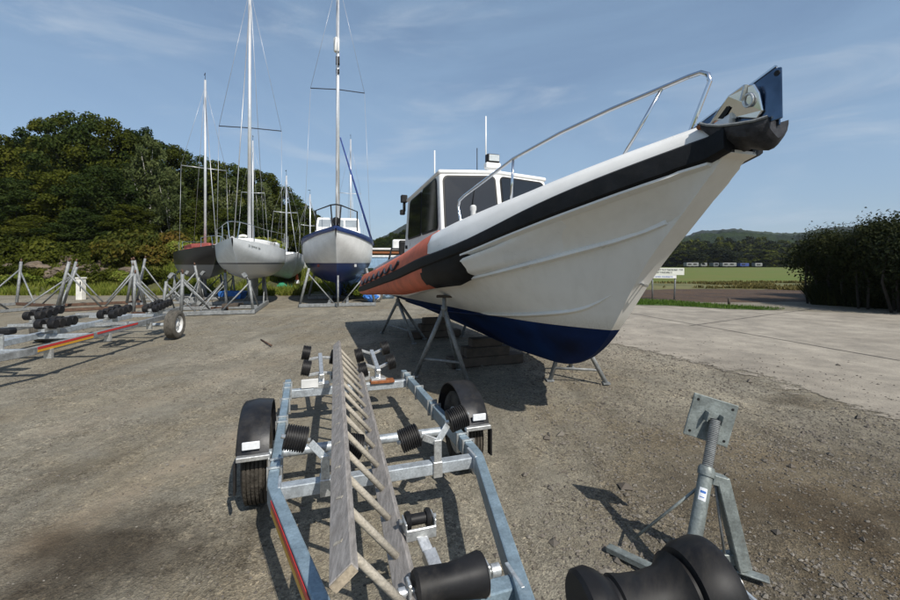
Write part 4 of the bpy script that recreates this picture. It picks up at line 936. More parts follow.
for y in (-.68, .68): b.tube([(-2.75, y, 3.17), (-2.85, y, 3.26), (-3.9, y, 3.14), (-4.0, y, 2.95)], .014, 7)
for x in (-2.95, -3.4, -3.85): b.tube([(x, -.68, 3.24 - (-x - 2.95) * .04), (x, .68, 3.24 - (-x - 2.95) * .04)], .012, 7)
b.build('roof_rack', M['chrome_dk'], house)
b = MB(); b.box((-4.24, -1.0, 2.96), (.10, .12, .15)); b.box((-4.26, -.99, 2.80), (.06, .05, .18)); b.box((-4.28, -1.02, 2.70), (.10, .09, .10)); b.build('work_lamp', M['blackfit'], house, bevel=.012)
# cockpit coaming and seats behind the wheelhouse
b = MB()
for y in (-1, 1): b.bar((-4.4, y * 1.06, 1.72), (-7.2, y * 1.06, 1.42), .10, .30)
b.box((-7.2, 0, 1.30), (.10, 2.1, .5)); b.build('cockpit_coaming', M['deckgrey'], boat, bevel=.03, seg=2)
b = MB(); b.box((-5.2, -.62, 1.80), (.42, .44, .16)); b.box((-5.42, -.62, 2.0), (.10, .42, .42)); b.build('helm_seat', M['blackfit'], boat, bevel=.04, seg=3)
b = MB(); b.tube([(-6.3, -.95, 1.5), (-6.35, -.8, 2.05), (-6.35, .8, 2.05), (-6.3, .95, 1.5)], .025, 8); b.build('stern_arch', M['blackfit'], boat)
# bow rail and fittings
rail = [(-1.07, -1.02, 2.16), (-1.17, -1.03, 2.42), (-1.10, -1.04, 2.49), (-.95, -1.03, 2.535), (-.5, -.98, 2.63), (-.01, -.86, 2.785), (.5, -.64, 2.925), (.92, -.42, 3.03), (1.27, -.19, 3.12), (1.43, -.10, 3.155), (1.52, -.075, 3.155), (1.575, -.065, 3.12), (1.59, -.065, 3.06), (1.43, -.09, 2.70)]
b = MB(); b.tube([V(p) for p in rail], .018, 10); br = b.build('bow_rail', M['chrome'], boat)
for a_, c_ in (((-.01, -.86, 2.785), (-.04, -.87, 2.30)), ((1.27, -.19, 3.12), (.97, -.36, 2.56))):
    b = MB(); b.tube([a_, c_], .014, 8); b.build('stanchion', M['chrome'], br)
b = MB(); b.lathe((-1.55, -.66, 2.06), (0, 0, 1), [(0, .04), (.36, .035), (.38, .045), (.43, .045), (.45, .025)], 14); b.build('vent_post', M['offwhite'], boat)
b = MB(); b.box((-3.4, -1.16, 1.98), (.05, .03, .06)); b.build('cleat', M['blackfit'], boat)
# bow roller cheeks, shank and anchor
def chk(y, th, poly, m, name, par=boat, bev=.004):
    b = MB(); b.prism([V((x, y, z)) for x, z in poly], (0, th, 0)); return b.build(name, M[m], par, bevel=bev)
M['cheek'] = mat('stainless_painted_sky_blue', (.10, .14, .20), .22, 1, .25, 5)  # dark blue base colour paints in the deep sky mirrored by the plates
rol = chk(-.085, .012, [(1.44, 2.735), (2.06, 2.955), (2.10, 2.945), (2.105, 2.62), (1.62, 2.60), (1.44, 2.66)], 'cheek', 'bow_roller_cheek')
chk(-.02, .012, [(1.44, 2.73), (2.03, 2.945), (2.05, 2.935), (2.05, 2.6), (1.62, 2.60), (1.44, 2.66)], 'cheek', 'bow_roller_cheek')
b = MB(); b.lathe((2.075, -.0825, 2.915), (0, -1, 0), [(0, .02), (.006, .018)], 10); b.build('bolt', M['blackfit'], rol)
b = MB(); b.bar((1.44, -.082, 2.738), (2.07, -.082, 2.964), .02, .012); b.build('bow_roller_flange', M['chrome'], boat)
b = MB(); n_ = 15; rs = []
for i in range(n_):
    q = i / (n_ - 1); s = 1.60 + .43 * q
    hw = interp([(0, .205), (.3, .20), (.6, .185), (.85, .15), (1, .10)], q)
    zt_ = interp([(0, 2.715), (.15, 2.675), (.4, 2.64), (.7, 2.625), (1, 2.64)], q); zk_ = interp([(0, 2.665), (.18, 2.56), (.36, 2.47), (.55, 2.50), (.75, 2.465), (.9, 2.45), (1, 2.52)], q)
    ztc = zt_ - .05 * math.sin(PI * q); md = zt_ * .5 + zk_ * .5
    rs.append([V((s, -hw, zt_ + .012)), V((s, -hw, zt_ - .012)), V((s, -hw * .86, md)), V((s, -hw * .35, zk_ + .02)), V((s, 0, zk_)), V((s, hw * .35, zk_ + .02)), V((s, hw * .86, md)), V((s, hw, zt_ - .012)), V((s, hw, zt_ + .012)), V((s, 0, ztc - .02))])
b.rings(rs, True, True, 0, True); anc = b.build('anchor', M['anchor'], boat, sharp=40)
b = MB(); pf = [(1.60, 2.715), (1.70, 2.80), (1.79, 2.868), (1.90, 2.902), (1.965, 2.885), (1.99, 2.82), (2.0, 2.70), (1.96, 2.655), (1.84, 2.70), (1.74, 2.705)]
def sk(x, z): return V((x, -.115 - .16 * (z - 2.66) + .45 * (x - 1.8) ** 2, z))
b.prism([sk(x, z) for x, z in pf], (0, .018, 0)); shk = b.build('shank', M['chrome'], anc, bevel=.012, seg=3)
b = MB(); b.prism([sk(x, z) - V((0, .003, 0)) for x, z in ((1.70, 2.74), (1.78, 2.80), (1.80, 2.78), (1.74, 2.725))], (0, .003, 0)); b.build('dark_reflection_patch', M['blackfit'], anc, fix=False)  # dark patch painting a black reflection onto the polished shank
b = MB(); b.tube([V((1.62, -.205, 2.722)), V((1.68, -.21, 2.69)), V((1.78, -.205, 2.655)), V((1.88, -.185, 2.64)), V((1.97, -.15, 2.635)), V((2.03, -.105, 2.65))], .010, 6); b.build('fluke_rim', M['galv_dull'], anc)
b = MB(); b.tube([V((1.925 + .032 * math.cos(a), -.135, 2.79 + .042 * math.sin(a))) for a in [2 * PI * k / 16 for k in range(17)]], .009, 6); b.tube([(1.885, -.137, 2.80), (1.90, -.14, 2.84), (1.915, -.14, 2.895)], .016, 6); b.build('shackle', M['zinc'], anc)
b = MB(); b.lathe((1.60, -.19, 2.70), (-1, -.25, 0), [(-.02, .022), (.005, .020), (.015, .006)], 10); b.build('rusty_tip', M['rust'], anc)
# samson eye on the stem
b = MB(); b.tube([(.83, -.02, 1.52), (.90, -.02, 1.50), (.90, .02, 1.49), (.83, .02, 1.50)], .010, 6); b.build('towing_eye', M['chrome_dk'], boat)

# ------------------------------------------------------------------ stands and timbers under the big boat
def wp(s, t, z=0):   # boat coordinates (starboard positive) to the yard
    return V((1.47 + .338 * s - .941 * t, 4.7 - .941 * s - .338 * t, z))
def tripod(name, label, top, feet, m='galv_dull', r_=.032, brace=None, group='boat stands in the yard'):
    o = V((top.x, top.y, 0)); t = thing(name, label, 'boat stand', o, 0, group)
    tp = top - o; hub = tp - V((0, 0, .16)); 
    b = MB(); b.tube([hub - V((0, 0, .12)), tp], .028, 10); b.lathe(hub, (0, 0, 1), [(-.03, .045), (.03, .045)], 10); b.build('screw', M[m], t)
    b = MB(); b.box(tp + V((0, 0, .01)), (.22, .16, .03)); b.build('pad', M['timber'], t, bevel=.006)
    for f in feet:
        f = f - o; b = MB(); b.tube([hub, f + V((0, 0, .012))], r_, 9); b.box(f + V((0, 0, .012)), (.10, .10, .02)); b.build('leg', M[m], t)
    if brace:
        b = MB()
        for i, j, q in brace:
            b.tube([hub.lerp(feet[i] - o, q), hub.lerp(feet[j] - o, q)], r_ * .6, 7)
        b.build('brace', M[m], t)
    return t
tripod('boat_stand', 'galvanised tripod stand under the near side of the big workboat amidships', wp(-1.75, 1.02, 1.22), [G(415, 377), G(468, 384), wp(-2.4, .55)], brace=[(0, 1, .72)])
tripod('boat_stand', 'galvanised tripod stand under the orange stern quarter of the big workboat', wp(-5.0, .95, 1.06), [G(382, 333), G(414, 344), wp(-5.2, .3)], brace=[(0, 1, .7)])
tripod('boat_stand', 'stand under the far side of the big workboat bow with two feet showing', wp(-1.25, -.72, 1.10), [G(550, 381), G(606, 384), wp(-1.9, -1.2)], m='galv_dull', brace=[(0, 1, .8)])
tripod('boat_stand', 'stand beneath the far side of the big workboat stern, mostly in its shadow', wp(-5.2, -.9, 1.08), [wp(-4.8, -1.4), wp(-5.6, -1.4), wp(-5.2, -.6)])
for lab, s_, ln in (('old timber keel block stack under the big workboat nearest the bow', -2.6, 1.3), ('old timber keel block stack under the big workboat nearest the stern', -5.4, 1.2)):
    c = wp(s_, 0); t = thing('keel_blocks', lab, 'keel block', c, math.atan2(-.941, .338), 'keel blocks under the workboat')
    for k, (dz, rot) in enumerate(((.08, 0), (.235, 1), (.38, 0))):
        b = MB()
        if rot: b.box((-.08, 0, dz), (.14, ln * .6, .15)); b.box((.08, 0, dz), (.14, ln * .6, .15))
        else: b.box((0, 0, dz), (.2 if k else .3, ln if k == 0 else .55, .15 if k == 0 else .14))
        b.build('timber', M['timber'], t, bevel=.012)
b = MB(); a_, c_ = G(452, 366), G(514, 361); b.bar(a_ + V((0, 0, .07)), c_ + V((0, 0, .07)), .14, .13); tag(b.build('timber_beam', M['timber'], bevel=.01), 'loose timber beam lying in the shade below the big workboat', 'timber')

# ------------------------------------------------------------------ near boat trailer (local y runs to its rear, away from the camera)
def rib_roller(b, c, axis, L, r_, ribs=9):
    prof = [(-L / 2, r_ * .35), (-L / 2, r_ * .92)]
    for i in range(ribs):
        x0 = -L / 2 + L * i / ribs; x1 = -L / 2 + L * (i + 1) / ribs; d = L / ribs
        prof += [(x0 + d * .12, r_), (x0 + d * .62, r_), (x0 + d * .72, r_ * .88), (x1, r_ * .88)]
    prof += [(L / 2, r_ * .35)]
    b.lathe(c, axis, prof, 22)
def tyre_mb(c, ax, R_, w_, rim):
    b = MB(); prof = [(-w_ * .42, rim), (-w_ * .5, rim + .2 * (R_ - rim)), (-w_ * .52, rim + .6 * (R_ - rim)), (-w_ * .44, R_ * .97)]
    for k in range(5):
        x = -w_ * .40 + w_ * .80 * k / 5; d = w_ * .16
        prof += [(x, R_), (x + d * .7, R_), (x + d * .72, R_ - .012), (x + d * .98, R_ - .012)]
    prof += [(w_ * .40, R_), (w_ * .44, R_ * .97), (w_ * .52, rim + .6 * (R_ - rim)), (w_ * .5, rim + .2 * (R_ - rim)), (w_ * .42, rim)]
    b.lathe(c, ax, prof, 36, caps=False); return b
def wheel(t, c, R_=.31, w_=.17, side=1, tm='tyre', rm='zinc'):
    c = V(c); b = MB(); rim = R_ * .6
    b.lathe(c, (side, 0, 0), [(-w_ * .42, rim * 1.0), (-w_ * .40, rim * .92), (.0, rim * .86), (w_ * .18, rim * .80), (w_ * .14, rim * .45), (w_ * .32, rim * .3), (w_ * .36, rim * .22)], 24)
    b.lathe(c, (side, 0, 0), [(w_ * .42, rim * 1.02), (w_ * .38, rim * .93), (w_ * .18, rim * .86)], 24, caps=False)
    for k in range(5):
        a = 2 * PI * k / 5; b.lathe(c + V((side * w_ * .14, rim * .55 * math.cos(a), rim * .55 * math.sin(a))), (side, 0, 0), [(0, .016), (.03, .014)], 6)
    wh = b.build('wheel', M[rm], t); tyre_mb(c, (1, 0, 0), R_, w_, rim).build('tyre', M[tm], wh, fix=True); return wh
RECT = lambda w_, h_: [(-w_ / 2, -h_ / 2), (w_ / 2, -h_ / 2), (w_ / 2, h_ / 2), (-w_ / 2, h_ / 2)]
tr = thing('boat_trailer', 'empty galvanised roller trailer in the foreground with black mudguards and a ladder lying on it', 'boat trailer', (-.405, 2.615, 0), math.atan2(.32, .947))
zr = .375
for s_ in (-1, 1):
    path = [(s_ * .64, 2.36, zr), (s_ * .64, .12, zr), (s_ * .635, .03, zr), (s_ * .615, -.06, zr), (s_ * .60, -.12, zr), (s_ * .37, -1.05, zr), (s_ * .10, -2.15, zr)]
    b = MB(); b.tube(path, 1, mat=0, sect=RECT(.062, .11), up=(0, 0, 1)); rl = b.build('side_rail', M['rail_blue'], tr, bevel=.008, seg=2)
    for y in (.22, .34, 1.02, 1.14, 1.62, 2.0, 2.18):
        b = MB(); w2, h2 = .078, .128
        for z_ in (zr - h2 / 2, zr + h2 / 2): b.box((s_ * .64, y, z_), (w2, .012, .012))
        for x_ in (-w2 / 2, w2 / 2): b.box((s_ * .64 + x_, y, zr), (.012, .012, h2 + .012))
        b.build('u_bolt', M['zinc'], rl)
    if s_ < 0:
        def edge(y): return -.60 + (.23 / .93) * (-.12 - y)
        for zz, mm in ((.025, 'red'), (-.012, 'yellow')):
            b = MB(); b.bar((edge(-.12) - .036, -.12, zr + zz), (edge(-1.15) - .036, -1.15, zr + zz), .003, .032); b.build('reflective_strip', M[mm], rl)
    # mudguard
    b = MB(); rs = []; ya = .74; za = .31; Rf = .375; x0, x1 = s_ * .685, s_ * .885
    for k in range(25):
        a = R(22 + 168 * k / 24); y = ya - Rf * math.cos(a); z = za + Rf * math.sin(a) * .98 + .02
        rs.append([V((x0, y, z)), V(((x0 + x1) / 2, y - .012 * math.cos(a), z + .012 * math.sin(a))), V((x1 - s_ * .015, y, z)), V((x1, y + .02 * math.cos(a), z - .02 * math.sin(a))), V((x1, y + .055 * math.cos(a), z - .055 * math.sin(a))), V((x1 - s_ * .01, y + .055 * math.cos(a), z - .055 * math.sin(a))), V((x1 - s_ * .025, y + .014 * math.cos(a), z - .014 * math.sin(a))), V((x0, y + .01 * math.cos(a), z - .01 * math.sin(a)))])
    b.rings(rs, True, True, 0, True); mg = b.build('mudguard', M['plastic'], tr, sharp=50)
    b = MB(); b.box((s_ * .885, ya - Rf + .03, .33), (.012, .06, .20)); b.build('mud_flap', M['rubber'], mg)
    b = MB(); b.box((s_ * .775, ya - Rf + .005, .455), (.20, .045, .03)); b.build('mudguard_bracket', M['zinc'], mg, bevel=.004)
    b = MB(); b.box((s_ * .79, ya - Rf + .012, .53), (.105, .014, .05)); b.build('reflector', M['stickerw'], mg, bevel=.004)
    wheel(tr, (s_ * .785, .74, .31), w_=.155, side=s_)
    # roller fork on the front cross member
    fx = s_ * .348; y0 = .05
    b = MB(); b.bar((fx, y0 - .04, .34), (fx, y0 - .04, .56), .05, .012, up=(0, 1, 0)); b.box((fx, y0, .418), (.06, .09, .008)); b.box((fx, y0 - .045, .37), (.06, .01, .10))
    for q in (-1, 1):
        b.bar((fx, y0 - .035, .545), (fx + q * .085, y0 + .01, .60 - q * s_ * -.03), .045, .009, up=(0, 1, 0))
    fk = b.build('roller_fork', M['zinc'], tr, bevel=.003)
    for q in (-1, 1):
        b = MB(); c = V((fx + q * .165, y0 + .05, .605 + q * s_ * .045)); ax = V((1, 0, s_ * .28)); rib_roller(b, c, ax, .125, .075); b.build('roller', M['rubber'], fk)
        b = MB(); b.lathe(c - ax.normalized() * .085, ax, [(0, .014), (.17, .014)], 8); b.build('pin', M['zinc'], fk)
    # rear bogie of four rollers
    bx = s_ * .30; y1 = 2.12
    b = MB(); b.box((bx, y1, .405), (.16, .12, .05)); b.bar((bx, y1, .36), (bx, y1 + .06, .52), .06, .05, up=(0, 1, 0)); b.bar((bx, y1 - .05, .50), (bx, y1 + .50, .62), .045, .05)
    b.box((bx - s_ * .14, y1 + .03, .45), (.11, .03, .09))
    for yy, zz in ((.06, .535), (.44, .62)): b.bar((bx - .14, y1 + yy, zz - s_ * -.035), (bx, y1 + yy, zz - .02), .03, .03); b.bar((bx + .14, y1 + yy, zz + s_ * .035), (bx, y1 + yy, zz - .02), .03, .03)
    bg_ = b.build('roller_bogie', M['zinc'], tr, bevel=.004)
    for yy, zz in ((.06, .545), (.44, .63)):
        for q in (-1, 1):
            b = MB(); rib_roller(b, V((bx + q * .155, y1 + yy, zz + q * s_ * .035)), V((1, 0, s_ * .22)), .085, .085, 6); b.build('roller', M['rubber'], bg_)
def xm(y, x, z, h_, w_, m='rail_blue', name='cross_member'):
    b = MB(); b.bar((-x, y, z), (x, y, z), w_, h_); return b.build(name, M[m], tr, bevel=.006, seg=2)
xm(.05, .612, .372, .075, .07, 'galv'); xm(2.1, .612, .345, .08, .07, 'galv'); c1 = xm(-1.05, .345, .372, .07, .08, 'rail_blue')
b = MB(); b.tube([(-.72, .74, .31), (.72, .74, .31)], .036, 16); b.build('axle', M['galv'], tr)
for s_ in (-1, 1):
    for y in (.05, -1.05): b = MB(); b.box((s_ * (.60 if y > 0 else .35), y, .372), (.018, .15, .12)); b.build('joint_plate', M['galv'], tr, bevel=.003)
b = MB(); b.box((.34, 2.085, .395), (.26, .10, .03)); b.build('rusty_bracket', M['rust'], tr, bevel=.004)
b = MB(); b.box((-.42, 2.07, .44), (.17, .03, .09)); b.build('lamp_bracket', M['offwhite'], tr, bevel=.004)
# keel rollers on the centre line
b = MB(); kx = .057; b.box((kx, -1.05, .42), (.12, .10, .014))
for q in (-1, 1): b.box((kx + q * .155, -1.085, .475), (.012, .055, .12))
b.box((kx, -1.06, .425), (.32, .055, .012)); kb = b.build('keel_roller_bracket', M['zinc'], tr, bevel=.003)
b = MB(); b.lathe((kx, -1.09, .50), (1, 0, 0), [(-.137, .018), (-.137, .06), (-.125, .068), (-.06, .064), (.0, .060), (.06, .068), (.125, .078), (.137, .074), (.137, .018)], 28); b.build('roller', M['rubber'], kb)
b = MB(); b.lathe((kx, -1.09, .50), (1, 0, 0), [(-.20, .012), (-.195, .02), (-.17, .02), (-.168, .011), (.168, .011), (.17, .024), (.205, .024), (.207, .012)], 12); b.build('pin', M['zinc'], kb)
b = MB(); b.bar((.06, -1.03, .40), (.04, -.86, .465), .055, .05); b.bar((.04, -.86, .465), (.025, -.80, .50), .05, .012)
for q in (-1, 1): b.box((.025 + q * .066, -.755, .535), (.009, .085, .05))
b.box((.025, -.80, .512), (.135, .012, .05)); yk = b.build('roller_yoke', M['zinc'], tr, bevel=.003)
b = MB(); b.lathe((.025, -.735, .54), (1, 0, 0), [(-.058, .015), (-.058, .036), (-.045, .040), (-.036, .036), (-.034, .024), (.034, .024), (.036, .036), (.045, .040), (.058, .036), (.058, .015)], 22); b.build('roller', M['rubber'], yk)
b = MB(); b.lathe((.025, -.735, .54), (1, 0, 0), [(-.085, .011), (.085, .011)], 10); b.build('pin', M['zinc'], yk)
# drawbar, jockey wheel and coupling (in front of the frame edge)
b = MB(); b.bar((0, -1.9, zr), (0, -2.9, zr), .08, .09); b.build('drawbar', M['rail_blue'], tr, bevel=.006)
b = MB(); b.box((0, -2.98, zr + .02), (.09, .22, .08)); b.build('coupling', M['zinc'], tr, bevel=.015)
b = MB(); b.tube([(.08, -2.5, .18), (.08, -2.5, .62)], .024, 10); b.lathe((.05, -2.5, .10), (1, 0, 0), [(0, .10), (.06, .10)], 16); b.build('jockey_wheel', M['galv'], tr)

# ladder lying across the trailer
n0, f0 = V((-.325, 1.30, .735)), V((-1.335, 5.02, .745))
dl = (f0 - n0).normalized(); pr = V((dl.y, -dl.x, 0)).normalized(); low = pr * .235 + V((0, 0, -.275)); wn = low.normalized(); un = dl.cross(wn)
ld = thing('ladder', 'long grey wooden ladder lying tilted on the foreground trailer', 'ladder', (n0.x, n0.y, 0)); O = V((n0.x, n0.y, 0))
for k, off in enumerate((V((0, 0, 0)), low)):
    b = MB(); p0 = n0 + off - O; p1 = f0 + off - O; d = p1 - p0
    rot = Matrix((un, dl, wn)).transposed()
    b.box((p0 + p1) / 2, (.092, d.length, .036), rot); sr = b.build('side_rail', M['wood'], ld, bevel=.004)
    b = MB(); b.box(p0 - dl * .0025, (.086, .004, .032), rot); b.build('end_grain', M['endwood'], sr)
    if k == 0:
        r = random.Random(2)
        for i in range(14):
            q = .16 + i * .272; b = MB(); b.box(p0 + dl * q - wn * .0185 + un * r.uniform(-.006, .006), (r.uniform(.03, .042), .012, .003), rot @ Matrix.Rotation(r.uniform(.5, .9), 3, 'Z'))
            b.build('tenon_mark', M['rung'], sr)
for i in range(14):
    p = n0 - O + dl * (.16 + i * .272); b = MB(); b.tube([p + wn * .012, p + low - wn * .012], .0155, 9); b.build('rung', M['rung'], ld)

# ------------------------------------------------------------------ jack stand at the right
top = V((1.52, 2.44, .775)); js = thing('jack_stand', 'grey green screw jack boat stand with square tilted plate in the right foreground', 'boat stand', (1.40, 2.36, 0)); O = V((1.40, 2.36, 0))
foot = V((1.22, 2.20, .02)); ax = (top - foot).normalized()
# square plate hanging on the swivel
pn = V((-.16, -.97, .05)).normalized(); px_ = V((.95, 0, -.27)); px_ = (px_ - pn * px_.dot(pn)).normalized(); py_ = pn.cross(px_)
rot = Matrix((px_, py_, pn)).transposed(); pc = top + V((.004, .045, .008))
b = MB(); b.box(pc - O, (.245, .25, .012), rot); pl = b.build('plate', M['stand'], js, bevel=.003)
b = MB()
for i in (-1, 1):
    for j in (-1, 1): b.lathe(pc - O + rot @ V((i * .095, j * .095, .0065)), pn, [(0, .008), (.001, .008)], 8)
b.build('bolt_hole', M['blackfit'], pl)
for i in (-1, 1): b = MB(); b.box(pc - O + rot @ V((i * .040, .02, .03)), (.008, .055, .05), rot); b.build('clevis_ear', M['stand'], pl, bevel=.002)
b = MB(); p0 = top + ax * .03; p1 = foot + ax * .54; L = (p0 - p1).length; prof = []
for i in range(34):
    x = L * i / 34; prof += [(x, .024), (x + L / 68, .029)]
b.lathe(p1 - O, ax, prof, 16); b.build('screw', M['galv_dull'], js, sharp=20)
b = MB(); b.tube([foot - O, foot + ax * .56 - O], .036, 18); po = b.build('post', M['stand'], js)
b = MB(); b.lathe(foot + ax * .56 - O, ax, [(0, .042), (.03, .044), (.05, .036)], 16); b.tube([foot + ax * .57 - O + V((.02, 0, .0)), foot + ax * .58 - O + V((.07, -.01, -.02)), foot + ax * .58 - O + V((.10, -.01, -.10))], .006, 6); b.build('collar_nut', M['stand'], po)
def wrap(l0, l1, a0, a1, r_, m, nm):
    b = MB(); xx = ax.cross(V((0, 0, 1))).normalized(); yy = ax.cross(xx); rs = []
    for l in (l0, l1): rs.append([foot - O + ax * l + xx * (r_ * math.cos(a0 + (a1 - a0) * k / 8)) + yy * (r_ * math.sin(a0 + (a1 - a0) * k / 8)) for k in range(9)])
    b.rings(rs, False, False, 0, True); return b.build(nm, M[m], po, fix=False)
fc = math.atan2((-V((.3, 1, 0))).dot(ax.cross(ax.cross(V((0, 0, 1))).normalized())), (-V((.3, 1, 0))).dot(ax.cross(V((0, 0, 1))).normalized()))
wrap(.43, .495, fc - .8, fc + .25, .0364, 'stickerw', 'label_sticker'); wrap(.468, .480, fc - .65, fc + .1, .0368, 'stickerb', 'label_print'); wrap(.445, .449, fc - .65, fc + .0, .0368, 'stickerb', 'label_print')
hub = foot + ax * .55 - O; rf = V((1.60, 2.32, 0)) - O
b = MB(); b.bar(hub + V((.03, 0, .0)), hub + V((.10, -.0, -.02)), .06, .055); b.bar(hub + V((.085, 0, .0)), rf + V((0, 0, .03)), .07, .06, up=(0, 1, 0)); b.build('leg', M['stand'], js, bevel=.004)
b = MB(); b.bar(rf + V((-.10, .06, .02)), rf + V((.10, -.06, .012)), .06, .012); b.box(rf + V((-.07, .03, .07)), (.09, .05, .06)); b.build('foot_plate', M['stand'], js, bevel=.004)
b = MB(); b.tube([hub + V((.05, 0, .0)), rf + V((-.09, .02, .10))], .0075, 7); b.build('tie_rod', M['galv_dull'], js)
lf = G(632, 563) - O
b = MB(); b.tube([hub + V((-.02, 0, -.04)), lf + V((.05, .08, .09))], .008, 7); b.build('tie_rod', M['stand'], js)
b = MB(); b.bar(lf + V((-.10, .10, .02)), foot - O + V((.02, -.05, .03)), .05, .035); b.build('leg', M['stand'], js, bevel=.004)
# big rubber keel roller in the corner, on its post
kr = thing('keel_roller', 'large black rubber keel roller close to the camera at the bottom edge', 'roller', (.42, .86, 0), R(10))
b = MB(); b.lathe((0, 0, 1.015), (1, 0, .07), [(-.165, .03), (-.165, .074), (-.158, .081), (-.135, .083), (-.120, .076), (-.105, .064), (-.098, .056), (-.092, .056), (-.088, .062), (-.06, .057), (-.02, .055), (.02, .059), (.038, .070), (.046, .080), (.050, .071), (.058, .071), (.062, .084), (.08, .092), (.12, .098), (.135, .094), (.140, .082), (.140, .03)], 48)
b.build('roller', M['rubber'], kr, sharp=30)
b = MB(); b.lathe((0, 0, 1.015), (1, 0, .07), [(-.20, .014), (.19, .014)], 12); b.build('pin', M['zinc'], kr)
b = MB()
for q in (-1, 1): b.box((q * .18, -.03, .94 + q * .012), (.012, .05, .16))
b.box((0, -.03, .86), (.38, .06, .014)); b.bar((0, -.03, 0), (0, -.03, .86), .07, .07); b.box((0, -.03, .012), (.3, .3, .02)); b.build('bracket_post', M['galv'], kr, bevel=.003)

# ------------------------------------------------------------------ left trailer
rr_ = V((.986, .165)); t2 = thing('boat_trailer', 'long galvanised trailer at left with clusters of small black rollers and red yellow tape', 'boat trailer', (-7.48, 9.39, 0), math.atan2(.165, .986))
for s_ in (-1, 1):
    b = MB(); b.tube([(s_ * 1.0, .95, .47), (s_ * 1.0, -3.6, .45), (s_ * .95, -3.8, .45), (s_ * .12, -6.2, .45)], 1, sect=RECT(.06, .105), up=(0, 0, 1)); rl = b.build('side_rail', M['galv_dull'], t2, bevel=.006)
    for y0, y1 in ((-3.55, -2.35), (-2.25, -1.0)):
        for zz, mm in ((.028, 'red'), (-.012, 'yellow')):
            if y0 > -2.3 and mm == 'yellow' and s_ > 0: continue
            b = MB(); b.box((s_ * 1.0325, (y0 + y1) / 2, .455 + zz), (.003, y1 - y0, .034)); b.build('reflective_strip', M[mm], rl)
    wheel(t2, (s_ * 1.28, 0, .315), .315, .22, s_, 'tyre_old', 'offwhite')
    for y in (-3.3, -1.9, -.5):
        b = MB(); b.box((s_ * 1.0, y, .36), (.10, .05, .14)); b.build('bracket', M['zinc'], rl)
    b = MB(); b.bar((s_ * 1.0, -1.3, .53), (s_ * .45, -1.3, .53), .05, .05); b.bar((s_ * 1.0, .5, .53), (s_ * .45, .5, .53), .05, .05); b.build('roller_arm', M['zinc'], t2)
    for (x, y, z, ln, nr, tilt) in ((.25, -2.0, .66, .62, 4, .0), (.62, -1.0, .70, .66, 4, .08), (.70, .50, .66, .80, 5, .10))[(0 if s_ > 0 else 1):(3 if s_ > 0 else 2)]:
        b = MB(); b.bar((s_ * x, y - ln / 2, z - .10), (s_ * x, y + ln / 2, z - .10 + tilt), .05, .05); b.bar((s_ * x, y, .45), (s_ * x, y, z - .08), .06, .06)
        for k in range(nr): b.bar((s_ * x - .12, y - ln / 2 + ln * (k + .5) / nr, z - .03 + tilt * k / nr), (s_ * x + .12, y - ln / 2 + ln * (k + .5) / nr, z - .03 + tilt * k / nr), .025, .05)
        bk = b.build('roller_bogie', M['zinc'], t2)
        for k in range(nr):
            for q in (-1, 1):
                b = MB(); b.lathe((s_ * x + q * .10 - .05, y - ln / 2 + ln * (k + .5) / nr, z + tilt * k / nr), (1, 0, 0), [(0, .03), (0, .075), (.012, .085), (.088, .085), (.10, .075), (.10, .03)], 14); b.build('roller', M['rubber'], bk)
for y in (.9, -.6, -2.1, -3.5):
    b = MB(); b.bar((-.965, y, .43), (.965, y, .43), .07, .08); b.build('cross_member', M['galv'], t2, bevel=.006)
b = MB(); b.tube([(-1.18, 0, .315), (1.18, 0, .315)], .04, 12); b.build('axle', M['galv'], t2)
b = MB(); b.box((0, -1.4, .44), (.12, 4.2, .10)); b.build('centre_beam', M['galv'], t2, bevel=.006)
b = MB(); b.bar((.55, -3.5, .47), (.55, -3.5, .66), .05, .02, up=(0, 1, 0)); b.bar((.55, -3.5, .66), (.2, -3.4, .66), .05, .05); b.build('bunk_bracket', M['zinc'], t2)
b = MB(); b.box((.3, -3.3, .70), (.5, .16, .09)); b.build('bunk_pad', M['rubber'], t2, bevel=.02)
b = MB(); b.bar((0, -4.2, .45), (0, -7.0, .45), .09, .10); b.build('drawbar', M['galv'], t2)
b = MB(); b.bar((0, -5.9, .45), (0, -5.7, 1.35), .09, .09, up=(1, 0, 0)); b.bar((0, -5.1, .48), (0, -5.68, 1.2), .06, .06); b.box((0, -5.65, 1.25), (.2, .12, .14)); b.build('winch_post', M['galv'], t2)

